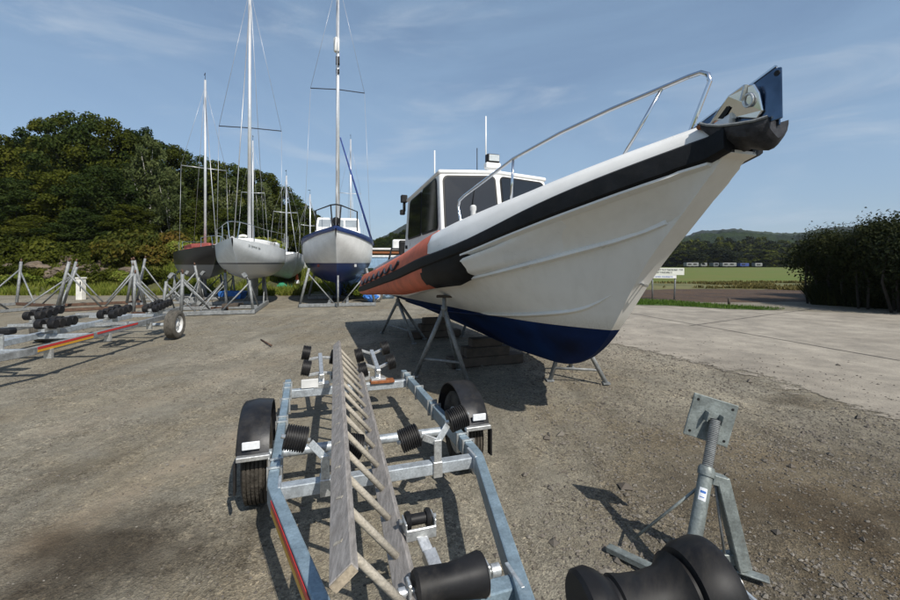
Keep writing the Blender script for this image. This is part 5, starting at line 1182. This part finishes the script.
# ------------------------------------------------------------------ yachts on cradles
def yacht_hull(t, L, B, zs, zbot, name, m, stem_rake=.5, wl=None, transom=.6, sheer=.12, par=None):
    # local x forward, bow at L*.5; full sections with rounded bilge
    rs = []; n_ = 26; xs = []
    for i in range(n_):
        q = i / (n_ - 1); x = -L / 2 + L * q
        hb = B / 2 * (1 - (1 - transom) * max(0, (.45 - q) / .45) ** 2) * (1 - max(0, (q - .45) / .55) ** 2.3)
        hb = max(hb, .025); zsr = zs + sheer * ((q - .35) / .65) ** 2 * (2.2 if q > .35 else .4)
        zb_ = zbot + (zs - zbot) * (.95 * max(0, (q - .62) / .38) ** 2.6 + .35 * max(0, (.3 - q) / .3) ** 1.6)
        ring = []
        for k in range(-12, 13):
            v = abs(k) / 12; a = v * PI / 2; fl = 1 if q < .75 else 1 + .0
            fw = max(0, min(1, (q - .45) / .45)); tt = (1 - fw) * hb * math.sin(min(1, v * 1.25) * PI / 2) ** .85 * (.93 + .07 * v) + fw * hb * (.84 + .16 * v) * math.sin(PI / 2 * min(1, v * 1.4)) ** 1.2 ; tt = tt if k else 0
            z = zsr - (zsr - zb_) * ((1 - fw) * math.cos(a) ** 1.05 + fw * (1 - v))
            xx = x + stem_rake * max(0, (q - .6) / .4) * (z - zs) / max(.1, zs - zbot) * 1.0
            ring.append(V((xx, math.copysign(tt, k) if k else 0, z)))
        rs.append(ring); xs.append((x, hb, zsr))
    b = MB(); b.rings(rs, False, False, 0, True)
    o = len(b.v); b.add([p for p in rs[0]], [list(range(25))]);
    h = b.build(name, m, t)
    b = MB(); b.rings([[r[0] + V((0, .01, -.02)), V((r[0].x, 0, r[0].z + .05)), r[24] + V((0, -.01, -.02))] for r in rs], False, False, 0, True); b.build('deck', M['offwhite'], t, fix=False)
    return h, rs
def waterline_mat(name, top, bottom, zw, line=None, lw=.05, rough=.35):
    m = mat(name, top, rough, 0, .07, 3, coat=.15); nd, lk, b = nodes_of(m); src = b.inputs['Base Color'].links[0].from_socket
    tc = nd.new('ShaderNodeTexCoord'); sp = nd.new('ShaderNodeSeparateXYZ'); lk.new(tc.outputs['Object'], sp.inputs[0])
    def step(z):
        s = nd.new('ShaderNodeMath'); s.operation = 'GREATER_THAN'; s.inputs[1].default_value = z; lk.new(sp.outputs['Z'], s.inputs[0]); return s.outputs[0]
    if line:
        x0 = nd.new('ShaderNodeMixRGB'); lk.new(step(zw + lw), x0.inputs['Fac']); x0.inputs['Color1'].default_value = (*line, 1); lk.new(src, x0.inputs['Color2']); src = x0.outputs['Color']
    x = nd.new('ShaderNodeMixRGB'); lk.new(step(zw), x.inputs['Fac']); x.inputs['Color1'].default_value = (*bottom, 1); lk.new(src, x.inputs['Color2']); lk.new(x.outputs['Color'], b.inputs['Base Color'])
    return m
def mast(t, x, z0, z1, r_, spz, spl, bow, stern, B, lean=0, wires=True, spm='darkwire', roller=None):
    b = MB(); b.tube([(x, 0, z0), (x - lean, 0, z1)], [r_, r_ * .8], 10); ms = b.build('mast', M['mast'], t)
    def at(z): return V((x - lean * (z - z0) / (z1 - z0), 0, z))
    for z, l in zip(spz, spl):
        for s_ in (-1, 1):
            b = MB(); b.tube([at(z), at(z) + V((-.25 * l, s_ * l, .06))], .022, 6); b.build('spreader', M[spm], ms)
    b = MB(); b.tube([at(z1), at(z1) + V((0, 0, .35))], .01, 5); b.box(at(z1) + V((-.12, 0, .33)), (.3, .02, .03)); b.build('masthead_vane', M['blackfit'], ms)
    if wires:
        for nm, a_, c_, w_ in (('forestay', bow, at(z1 * .93), .018), ('backstay', stern, at(z1), .010)):
            b = MB(); b.tube([a_, c_], w_, 5); b.build(nm, M['wire'], t)
        for s_ in (-1, 1):
            cp = V((x - .1, s_ * B * .47, z0 - .1)); k = 0
            for z, l in zip(spz, spl):
                tip = at(z) + V((-.25 * l, s_ * l, .06))
                b = MB(); b.tube([cp, tip], .008, 4); b.tube([tip, at(min(z1, z + (z1 - z) * .93))], .008, 4); b.build('shroud', M['wire'], t)
    return ms
def pulpit(t, x, B, z, h_, L=.9, m='chrome_dk', r_=.016):
    b = MB(); w_ = B
    b.tube([(x - L, -w_, z - .05), (x - L, -w_, z + h_ * .9), (x - .15, -.18, z + h_), (x + .05, 0, z + h_), (x - .15, .18, z + h_), (x - L, w_, z + h_ * .9), (x - L, w_, z - .05)], r_, 6)
    for s_ in (-1, 1): b.tube([(x - .15, s_ * .18, z + h_), (x - .1, s_ * .12, z)], r_, 6)
    return b.build('pulpit', M[m], t)
def head(v): return math.atan2(v[1], v[0])
HD = V((.28, -.96))
def cradle(label, loc, rz, W_=2.7, L_=3.6, hgt=(1.15, 1.2, 1.15), lean=.16, group='galvanised yacht cradles', proto=None):
    if proto: return dup(proto, loc, rz, label, group=group)
    t = thing('yacht_cradle', label, 'cradle', loc, rz, group)
    for s_ in (-1, 1):
        b = MB(); b.bar((-L_ / 2, s_ * W_ / 2, .08), (L_ / 2, s_ * W_ / 2, .08), .10, .14); b.build('base_beam', M['galv_dull'], t, bevel=.006)
    for x in (-L_ / 2 + .06, 0, L_ / 2 - .06):
        b = MB(); b.bar((x, -W_ / 2 + .05, .075), (x, W_ / 2 - .05, .075), .10, .12); b.build('cross_beam', M['galv_dull'], t, bevel=.006)
    for x, h_ in zip((-L_ / 2 + .06, L_ / 2 - .06), (hgt[0], hgt[2])):
        for s_ in (-1, 1):
            y0 = s_ * W_ / 2; tp = V((x, y0 - s_ * lean, h_))
            b = MB(); b.tube([(x, y0, .1), tp], .045, 10); up_ = b.build('upright', M['galv_dull'], t)
            b = MB(); b.tube([V((x, y0, .1)).lerp(tp, .93), (x, y0 - s_ * .95, .12)], .026, 8); b.build('brace', M['galv_dull'], t)
            b = MB(); b.tube([V((x, y0, .1)).lerp(tp, .9), (x - math.copysign(1.15, x), y0, .14)], .026, 8); b.build('brace', M['galv_dull'], t)
            b = MB(); b.tube([tp - V((0, 0, .02)), tp + V((0, -s_ * .12, .16))], .02, 8); b.box(tp + V((0, -s_ * .14, .18)), (.22, .10, .16), Matrix.Rotation(s_ * .6, 3, 'X')); b.build('pad_arm', M['galv_dull'], up_)
    return t
# --- grey white yacht
ya = thing('yacht', 'grey white sailing yacht with fine dark waterline, nearest of the yachts on a cradle', 'sailing yacht', (-8.1, 17.4, 0), head(HD))
mA = waterline_mat('pale_grey_yacht_hull', (.72, .75, .76), (.50, .51, .51), 1.66, (.05, .06, .08), .045)
hA, rsA = yacht_hull(ya, 7.6, 2.45, 2.26, 1.06, 'hull', mA, .35, transom=.62, sheer=.12)
b = MB(); b.rings([[V((x, s_ * w_, z)) for x, s_ in ((xa, -1), (xb, -1), (xb, 1), (xa, 1))] for z, xa, xb, w_ in ((1.15, -.9, .75, .11), (.7, -.95, .55, .10), (.28, -.95, .35, .09))], True, True, 0, False); b.build('keel', M['greybottom'], ya, bevel=.03)
b = MB(); b.box((-3.2, 0, .95), (.42, .06, 1.0)); b.build('rudder', M['greybottom'], ya, bevel=.02)
b = MB(); b.prism([V(p) for p in [(1.9, -.28, 2.33), (1.9, .28, 2.33), (.6, .72, 2.30), (-2.0, .85, 2.28), (-2.0, -.85, 2.28), (.6, -.72, 2.30)]], (-.1, 0, .30)); cb = b.build('coachroof', M['white'], ya, bevel=.08, seg=3)
for s_ in (-1, 1):
    b = MB(); b.box((-.7, s_ * .80, 2.58), (1.2, .02, .12), Matrix.Rotation(s_ * .1, 3, 'Z')); b.build('window', M['glass'], cb)
b = MB(); b.box((-2.7, 0, 2.55), (1.0, 1.5, .22)); b.build('cockpit_coaming', M['white'], ya, bevel=.05, seg=2)
mast(ya, .65, 2.6, 13.0, .075, (7.05,), (1.15,), V((3.6, 0, 2.5)), V((-3.7, 0, 2.5)), 2.5, lean=.1)
pulpit(ya, 3.75, .5, 2.5, .55)
b = MB(); b.tube([V((-3.55, -.95 + .27 * math.cos(a), 2.75 + .27 * math.sin(a))) for a in [2 * PI * k / 20 * .86 + .9 for k in range(20)]], .07, 8); b.build('lifebuoy', M['cream'], ya)
b = MB()
for x in (-3.6, -1.6, .2, 2.0):
    for s_ in (-1, 1): b.tube([(x, s_ * (1.25 if x > -3 and x < 1.5 else .85), 2.38), (x, s_ * (1.25 if x > -3 and x < 1.5 else .85), 2.92)], .011, 5)
for s_ in (-1, 1): b.tube([(-3.6, s_ * .85, 2.9), (-1.6, s_ * 1.25, 2.9), (.2, s_ * 1.25, 2.9), (2.0, s_ * .85, 2.9), (2.9, s_ * .45, 3.0)], .005, 4)
b.build('guard_rail', M['wire'], ya)
r = random.Random(4); b = MB()
x = 0
p0, p1 = rsA[23][22] + V((0, .012, -.02)), rsA[20][22] + V((0, .014, -.02)); dd = (p1 - p0); nrm = V((-dd.y, dd.x, 0)).normalized(); nrm = nrm if nrm.y > 0 else -nrm
while x < .72:
    wl = r.uniform(.035, .07); q = p0 + dd * (x); hh = r.choice((.05, .07, .09)); b.bar(q + nrm * .012 - V((0, 0, hh / 2)), q + dd.normalized() * wl * .4 + nrm * .012 + V((0, 0, hh / 2)), .012, .006); b.bar(q + nrm * .012, q + dd.normalized() * wl + nrm * .012 + V((0, 0, .01)), .012, .006); x += (wl + (.02 if r.random() > .3 else .06)) / dd.length
b.build('name_lettering', M['letter'], hA)
cradle('galvanised cradle carrying the grey white yacht', (-8.35, 15.55, 0), head(HD), 2.65, 3.7, (1.12, 1.2, 1.12), .12)
b = MB(); q = G(231, 311); b.box((0, 0, .16), (.55, .22, .10), Matrix.Rotation(.3, 3, 'Z')); b.box((.2, .1, .20), (.35, .12, .06)); tag(b.build('wood_offcuts', M['timber'], loc=(q.x, q.y, .05), bevel=.01), 'brown wood offcuts lying on the base of the cradle of the grey yacht', 'timber')
# --- blue and white motor sailer
yb = thing('yacht', 'white motor sailer with navy bottom and sheer stripe seen bow on', 'sailing yacht', (-5.15, 19.6, 0), head(V((.235, -.972))))
mB = waterline_mat('white_over_navy_hull', (.82, .81, .79), (.008, .022, .13), 1.70, None)
hB, rsB = yacht_hull(yb, 8.8, 3.15, 2.62, .80, 'hull', mB, .5, transom=.7, sheer=.16)
for s_ in (-1, 1):
    b = MB(); k0 = 0 if s_ < 0 else 24; rs = []
    for rg in rsB:
        p = rg[k0]; p2 = p.lerp(rg[1 if s_ < 0 else 23], .8); o_ = V((.01, s_ * .02, 0)); rs.append([p + o_ + V((0, 0, .07)), p + o_ * 1.6 + V((0, 0, -.02)), V((p2.x, p2.y, min(p2.z, p.z - .10))) + o_ * 1.4, p + V((0, -s_ * .05, .07))])
    b.rings(rs, True, True, 0, False); b.build('sheer_stripe', M['navy'], yb)
b = MB(); b.rings([[V((xa, -w_, z)), V((xb, -w_ * .4, z)), V((xb, w_ * .4, z)), V((xa, w_, z))] for z, xa, xb, w_ in ((.95, -2.6, 2.0, .22), (.5, -2.6, 1.6, .17), (.16, -2.5, 1.2, .16))], True, True, 0, False); b.build('keel', M['navy'], yb, bevel=.03)
b = MB(); b.box((-3.2, 0, .75), (.5, .07, 1.1)); b.build('rudder', M['navy'], yb, bevel=.02)
b = MB(); b.prism([V(p) for p in [(1.4, -.62, 2.6), (1.4, .62, 2.6), (.9, 1.0, 2.6), (-2.2, 1.1, 2.55), (-2.2, -1.1, 2.55), (.9, -1.0, 2.6)]], (-.15, 0, .30)); b.build('coachroof', M['white'], yb, bevel=.06, seg=3)
b = MB(); q0 = [V(p) for p in [(.9, -1.0, 2.85), (.9, 1.0, 2.85), (-1.9, 1.1, 2.85), (-1.9, -1.1, 2.85)]]; q1 = [V(p) for p in [(.35, -.9, 3.75), (.35, .9, 3.75), (-1.9, .98, 3.75), (-1.9, -.98, 3.75)]]
b.add(q0 + q1, [(0, 1, 5, 4), (1, 2, 6, 5), (2, 3, 7, 6), (3, 0, 4, 7), (4, 5, 6, 7)]); wb = b.build('wheelhouse', M['white'], yb, bevel=.05, seg=3)
for u0, u1 in ((.05, .33), (.37, .63), (.67, .95)): pane('pane', q0[0], q0[1], q1[1], q1[0], u0, u1, .50, .88, M['paneb'], r=.04, frame=.012, parent=wb, fm='white')
mast(yb, 1.2, 2.8, 14.5, .085, (9.25,), (1.15,), V((4.35, 0, 3.05)), V((-4.3, 0, 2.7)), 3.0, lean=.08)
mB_ = [c for c in yb.children if c.name.startswith('mast')][0]
b = MB(); b.lathe((1.22, -.05, 10.85), (0, 0, 1), [(0, .11), (.05, .13), (.55, .13), (.60, .10)], 12); b.build('radar_reflector', M['white'], mB_)
b = MB(); b.box((1.26, 0, 10.45), (.2, .16, .3)); b.box((1.24, 0, 10.0), (.14, .14, .16)); b.build('mast_light', M['blackfit'], mB_)
pulpit(yb, 4.45, .78, 3.0, .80, 1.3, 'blackfit', .026)
b = MB(); b.box((3.9, 0, 3.05), (.5, .2, .16)); b.lathe((4.15, 0, 3.08), (0, 0, 1), [(0, .07), (.1, .12), (.26, .12), (.3, .05)], 10); b.build('windlass', M['blackfit'], yb, bevel=.02)
b = MB(); b.tube([(3.5, 0, 2.9), (1.3, 0, 9.1)], .012, 5); b.tube([(3.2, .0, 2.9), (3.15, 0, 5.3)], .02, 6); b.build('inner_forestay', M['wire'], yb)
b = MB(); b.tube([(-.6, 1.62, 2.55), (1.05, .1, 7.2)], [.055, .03], 8); b.build('furled_sail', M['bluecanvas'], yb)
for (i, k) in ((20, 17), (20, 7)):
    p = rsB[i][k]; nb = MB(); out = 1 if k > 12 else -1
    nb.box(p + V((.0, out * .015, -.1)), (.10, .05, .11), Matrix.Rotation(out * -.5, 3, 'Z')); nb.build('emblem', M['redcanvas'] if out < 0 else M['deckgrey'], hB)
cb2 = thing('yacht_cradle', 'slim grey cradle with tall splayed legs under the navy bottomed motor sailer', 'cradle', (-4.78, 18.3, 0), head(V((.235, -.972))), 'galvanised yacht cradles')
for x in (-2.0, 1.75):
    b = MB(); b.bar((x, -1.45, .07), (x, 1.45, .07), .12, .12); b.build('cross_beam', M['galv_dull'], cb2, bevel=.005)
    for s_ in (-1, 1):
        b = MB(); b.tube([(x, s_ * 1.42, .1), (x, s_ * 1.08, 1.50)], .05, 10); b.build('upright', M['galv_dull'], cb2)
        b = MB(); b.tube([(x, s_ * 1.12, 1.3), (x, s_ * .15, .12)], .024, 8); b.build('brace', M['galv_dull'], cb2)
for s_ in (-1, 1):
    b = MB(); b.bar((-2, s_ * .35, .10), (1.75, s_ * .35, .10), .10, .14); b.build('base_beam', M['galv_dull'], cb2)
b = MB(); b.tube([(2.1, 0, .05), (2.0, 0, 1.22)], .035, 8); b.build('bow_prop', M['galv_dull'], cb2)
# --- black yacht with red cover
yc = thing('yacht', 'black hulled yacht with red canvas cover and grey bottom at the edge of the wood', 'sailing yacht', (-11.95, 20.6, 0), head(V((.62, -.78))))
mC = waterline_mat('black_yacht_hull', (.013, .013, .015), (.24, .25, .26), 1.62, None)
hC, rsC = yacht_hull(yc, 6.8, 2.35, 2.22, .95, 'hull', mC, .3, transom=.5)
b = MB(); b.prism([V(p) for p in [(2.0, 0, 2.3), (.5, .75, 2.28), (-2.9, .7, 2.25), (-2.9, -.7, 2.25), (.5, -.75, 2.28)]], (0, 0, .12)); b.prism([V(p) for p in [(1.8, -.03, 2.42), (1.8, .03, 2.42), (.4, .55, 2.42), (-2.6, .5, 2.42), (-2.6, -.5, 2.42), (.4, -.55, 2.42)]], (-.2, 0, .20)); b.build('canvas_cover', M['redcanvas'], yc, bevel=.06, seg=2)
b = MB(); b.box((-.3, 0, .62), (1.5, .16, .9)); b.build('keel', M['greybottom'], yc, bevel=.04)
mast(yc, .5, 2.3, 10.4, .062, (6.2,), (.95,), V((3.3, 0, 2.4)), V((-3.3, 0, 2.4)), 2.2, spm='wire')
pulpit(yc, 3.35, .45, 2.35, .5); b = MB(); b.tube([(-3.3, -.5, 2.3), (-3.3, -.5, 2.85), (-3.35, .5, 2.85), (-3.3, .5, 2.3)], .014, 6); b.tube([(-2.6, -.75, 2.3), (-2.6, -.75, 2.8)], .012, 6); b.build('pushpit', M['chrome_dk'], yc)
cp = cradle('galvanised cradle under the black hulled yacht', (-11.9, 20.5, 0), head(V((.62, -.78))), 2.2, 3.0, (1.1, 1.1, 1.1), .1)
# --- smaller yachts farther off
def small_yacht(label, loc, hd, L=6.4, B=2.2, zs=2.0, zb_=.85, mz=8.5, m=None, cover=None):
    t = thing('yacht', label, 'sailing yacht', loc, head(hd)); h, rs = yacht_hull(t, L, B, zs, zb_, 'hull', m or M['offwhite'], .4, transom=.6)
    b = MB(); b.prism([V(p) for p in [(1.6, -.25, zs + .05), (1.6, .25, zs + .05), (.4, .62, zs + .05), (-1.8, .7, zs + .03), (-1.8, -.7, zs + .03), (.4, -.62, zs + .05)]], (-.1, 0, .3)); b.build('coachroof', M['white'], t, bevel=.06, seg=2)
    b = MB(); b.box((-.2, 0, .55), (1.2, .14, .9)); b.build('keel', M['greybottom'], t, bevel=.03)
    if cover: b = MB(); b.box((-2.0, 0, zs + .35), (1.9, .9, .45)); b.build('cockpit_cover', M[cover], t, bevel=.12, seg=3)
    mast(t, .5, zs + .1, mz, .055, (zs + (mz - zs) * .55,), (.7,), V((L / 2 - .1, 0, zs + .1)), V((-L / 2 + .1, 0, zs + .1)), B * .95, spm='mast'); return t
small_yacht('small white yacht with blue cover just behind the grey white yacht', (-10.2, 26.2, 0), V((.55, -.83)), zs=2.0, zb_=.75, mz=7.0, cover='bluecanvas')
small_yacht('small white yacht low behind the orange cone beside the motor sailer', (-11.0, 32.5, 0), V((.8, -.6)), L=6, zs=1.6, zb_=.55, mz=6.9)
small_yacht('white yacht hidden behind the grey white yacht, its mast right of the tall one', (-13.2, 28.6, 0), V((.3, -.95)), zs=2.1, zb_=.8, mz=9.8)
small_yacht('yacht hidden behind the motor sailer with only its thin mast showing to the right', (-7.05, 30.0, 0), V((.3, -.95)), L=7, B=2.3, zs=1.9, zb_=.7, mz=10.3)
# --- empty cradles at far left
def open_cradle(label, loc, rz, W_, L_, hs, outs):
    t = thing('yacht_cradle', label, 'cradle', loc, rz, 'galvanised yacht cradles')
    for s_ in (-1, 1):
        b = MB(); b.bar((-L_ / 2, s_ * W_ / 2, .06), (L_ / 2, s_ * W_ / 2, .06), .09, .10); b.build('base_beam', M['rust_dark'], t)
    for x in (-L_ / 2 + .05, L_ / 2 - .05):
        b = MB(); b.bar((x, -W_ / 2 + .05, .055), (x, W_ / 2 - .05, .055), .09, .09); b.build('cross_beam', M['galv_dull'], t)
        for s_ in (-1, 1):
            h_ = hs[0 if x < 0 else 1]; y0 = s_ * W_ / 2; tp = V((x + outs[0] * (1 if x > 0 else -1), y0 + s_ * outs[1], h_))
            b = MB(); b.tube([(x, y0, .08), tp], .05, 9); up_ = b.build('upright', M['galv_dull'], t)
            b = MB(); b.tube([V((x, y0, .08)).lerp(tp, .82), (x, y0 - s_ * 1.15, .1)], .03, 7); b.build('brace', M['galv_dull'], t)
            b = MB(); b.tube([V((x, y0, .08)).lerp(tp, .78), (x - math.copysign(1.2, x), y0, .1)], .03, 7); b.build('brace', M['galv_dull'], t)
            b = MB(); b.tube([tp, tp + (tp - V((x, y0, .08))).normalized() * .12], .028, 7); b.build('screw', M['rust_dark'], up_)
    return t
open_cradle('empty galvanised cradle at far left with tall leaning posts, partly out of frame', (-16.6, 15.4, 0), R(-20), 2.7, 3.0, (1.75, 1.55), (.35, .30))
open_cradle('empty galvanised cradle right of the white marker post behind the left trailer', (-13.35, 16.4, 0), R(38), 2.4, 2.6, (1.75, 1.8), (-.35, .35))
open_cradle('empty galvanised cradle left of the black hulled yacht, at the edge of the grass', (-12.3, 18.6, 0), R(-62), 2.6, 2.4, (1.9, 1.6), (.3, -.25))
open_cradle('small empty cradle whose tall post rises just behind the wheel of the left trailer', (-9.2, 14.6, 0), R(-14), 1.9, 2.0, (1.35, 1.35), (0, -.05))

# ------------------------------------------------------------------ small things among the boats
q = G(57, 302); t = thing('marker_post', 'stubby white painted post on the grass behind the left trailer', 'post', (q.x, q.y + 1.2, 0))
b = MB(); b.box((0, 0, .48), (.27, .27, 1.0)); b.build('shaft', M['post'], t, bevel=.02); b = MB(); b.box((0, 0, 1.0), (.32, .32, .07)); b.build('cap', M['post'], t, bevel=.015)
b = MB(); b.box((.09, -.137, .62), (.05, .01, .45)); b.build('plate', M['blackfit'], t)
b = MB(); q = G(206, 303); b.rings([[V((x * w_, y * d_, z)) for x, y in ((-1, -1), (1, -1), (1, 1), (-1, 1))] for z, w_, d_ in ((0, .5, .25), (.36, .58, .32), (.37, .52, .27), (.08, .46, .22))], True, True, 0, False); tag(b.build('plastic_tub', M['bluetub'], loc=(q.x, q.y + 2.2, 0), bevel=.02), 'bright blue plastic tub on the ground under the black hulled yacht', 'tub')
q = P(297, 283, 25.5); t = thing('traffic_cone', 'faded orange traffic cone standing beyond the motor sailer', 'traffic cone', (q.x, q.y, .0))
b = MB(); b.lathe((0, 0, .04), (0, 0, 1), [(0, .2), (.55, .10), (1.15, .04)], 14); b.build('cone', M['conered'], t); b = MB(); b.box((0, 0, .03), (.5, .5, .05)); b.build('base', M['blackfit'], t)
b = MB(); b.lathe((0, 0, .48), (0, 0, 1), [(0, .135), (.2, .105)], 14, caps=False); b.build('band', M['stickerw'], t)
def tarp(seed, s, m, label, loc, name='tarpaulin_heap'):
    o = rock(seed, s); o.name = name; o.data.name = name; o.data.materials.clear(); o.data.materials.append(M[m]); o.location = loc; return tag(o, label, 'tarpaulin')
tarp(50, (.55, .4, .35), 'green', 'crumpled green tarpaulin under the small white yachts', P(284, 291, 25) + V((0, 0, .1)))
tarp(53, (.9, .6, .55), 'paleblue', 'pale blue tarpaulin heap right of the keel of the motor sailer', P(362, 287, 21.5))
tarp(57, (.7, .6, .6), 'paleblue', 'second pale blue tarpaulin heap beside the workboat stern', P(382, 290, 20.5) + V((0, 0, .1)))
tarp(59, (.3, .3, .25), 'bluetub', 'small bright blue tarpaulin bundle near the workboat stern', P(371, 295, 18.5))
dg = thing('dinghy', 'pale blue and white open boat with rusty orange rails behind the workboat stern', 'boat', (-4.2, 26.5, .9), R(8))
b = MB(); rs = []
for i in range(11):
    qq = i / 10; hb = 1.0 * (1 - max(0, (qq - .5) / .5) ** 2.2) + .03; rs.append([V((-2.6 + 5.2 * qq, -hb, 1.1)), V((-2.6 + 5.2 * qq, -hb * .9, .5)), V((-2.6 + 5.2 * qq, 0, .1 + .6 * max(0, qq - .6))), V((-2.6 + 5.2 * qq, hb * .9, .5)), V((-2.6 + 5.2 * qq, hb, 1.1))])
b.rings(rs, True, True, 0, True); b.build('hull', M['paleblue'], dg)
for z, m in ((1.2, 'offwhite'), (1.42, 'rust'), (1.64, 'offwhite')):
    b = MB(); b.box((-.3, 0, z), (4.4, 1.9, .14)); b.build('top_rail', M[m], dg, bevel=.03)
b = MB(); b.box((1.2, 0, 1.9), (1.2, 1.3, .7)); b.build('cuddy', M['offwhite'], dg, bevel=.1, seg=2)
b = MB(); b.box((-1.2, .2, 1.0), (.9, .5, .4)); b.build('support', M['timber'], dg)
for x in (-1.8, 1.5):
    b = MB(); b.box((x, 0, -.35), (.2, 1.2, 1.1)); b.build('trestle', M['timber'], dg)
sw = thing('spare_wheel', 'old wheel leaning in the weeds beside the workboat stern', 'wheel', G(376, 302)); wheel(sw, (0, 0, .3), .3, .18, 1, 'tyre_old', 'offwhite'); sw.rotation_euler = (0, 0, R(-70))
for i, (px, py, Y) in enumerate(((366, 300, 19.0), (358, 298, 20.0), (348, 297, 21.5), (310, 298, 22), (372, 296, 20))):
    o = bp_[2].copy(); C.objects.link(o); q = P(px, py, Y); o.location = (q.x, q.y, 0); o.scale = (.6, .6, .9); tag(o, 'leafy green weed clump between the motor sailer and the workboat stern', 'bush', 'weeds among the boats')
q0, q1 = G(261, 340.5), G(271.5, 346.5); b = MB(); b.tube([q0 + V((0, 0, .02)), q1 + V((0, 0, .02))], .016, 7); tag(b.build('metal_rod', M['rust_dark']), 'thin dark rod lying on the open gravel left of the ladder', 'rod')
b = MB(); b.box((0, 1200, 107), (7000, 3600, 220)); hz = b.build('haze', [bpy.data.materials.new('haze_air')]); hz['kind'] = 'stuff'
hm = hz.data.materials[0]; hm.use_nodes = True; hn = hm.node_tree.nodes; hn.remove(hn['Principled BSDF']); pv = hn.new('ShaderNodeVolumePrincipled')
pv.inputs['Color'].default_value = (.80, .88, 1, 1); pv.inputs['Density'].default_value = .00011; pv.inputs['Anisotropy'].default_value = 0
hm.node_tree.links.new(pv.outputs[0], hn['Material Output'].inputs['Volume'])
print('objects', len(bpy.data.objects), 'tris', sum(len(m.polygons) for m in bpy.data.meshes))
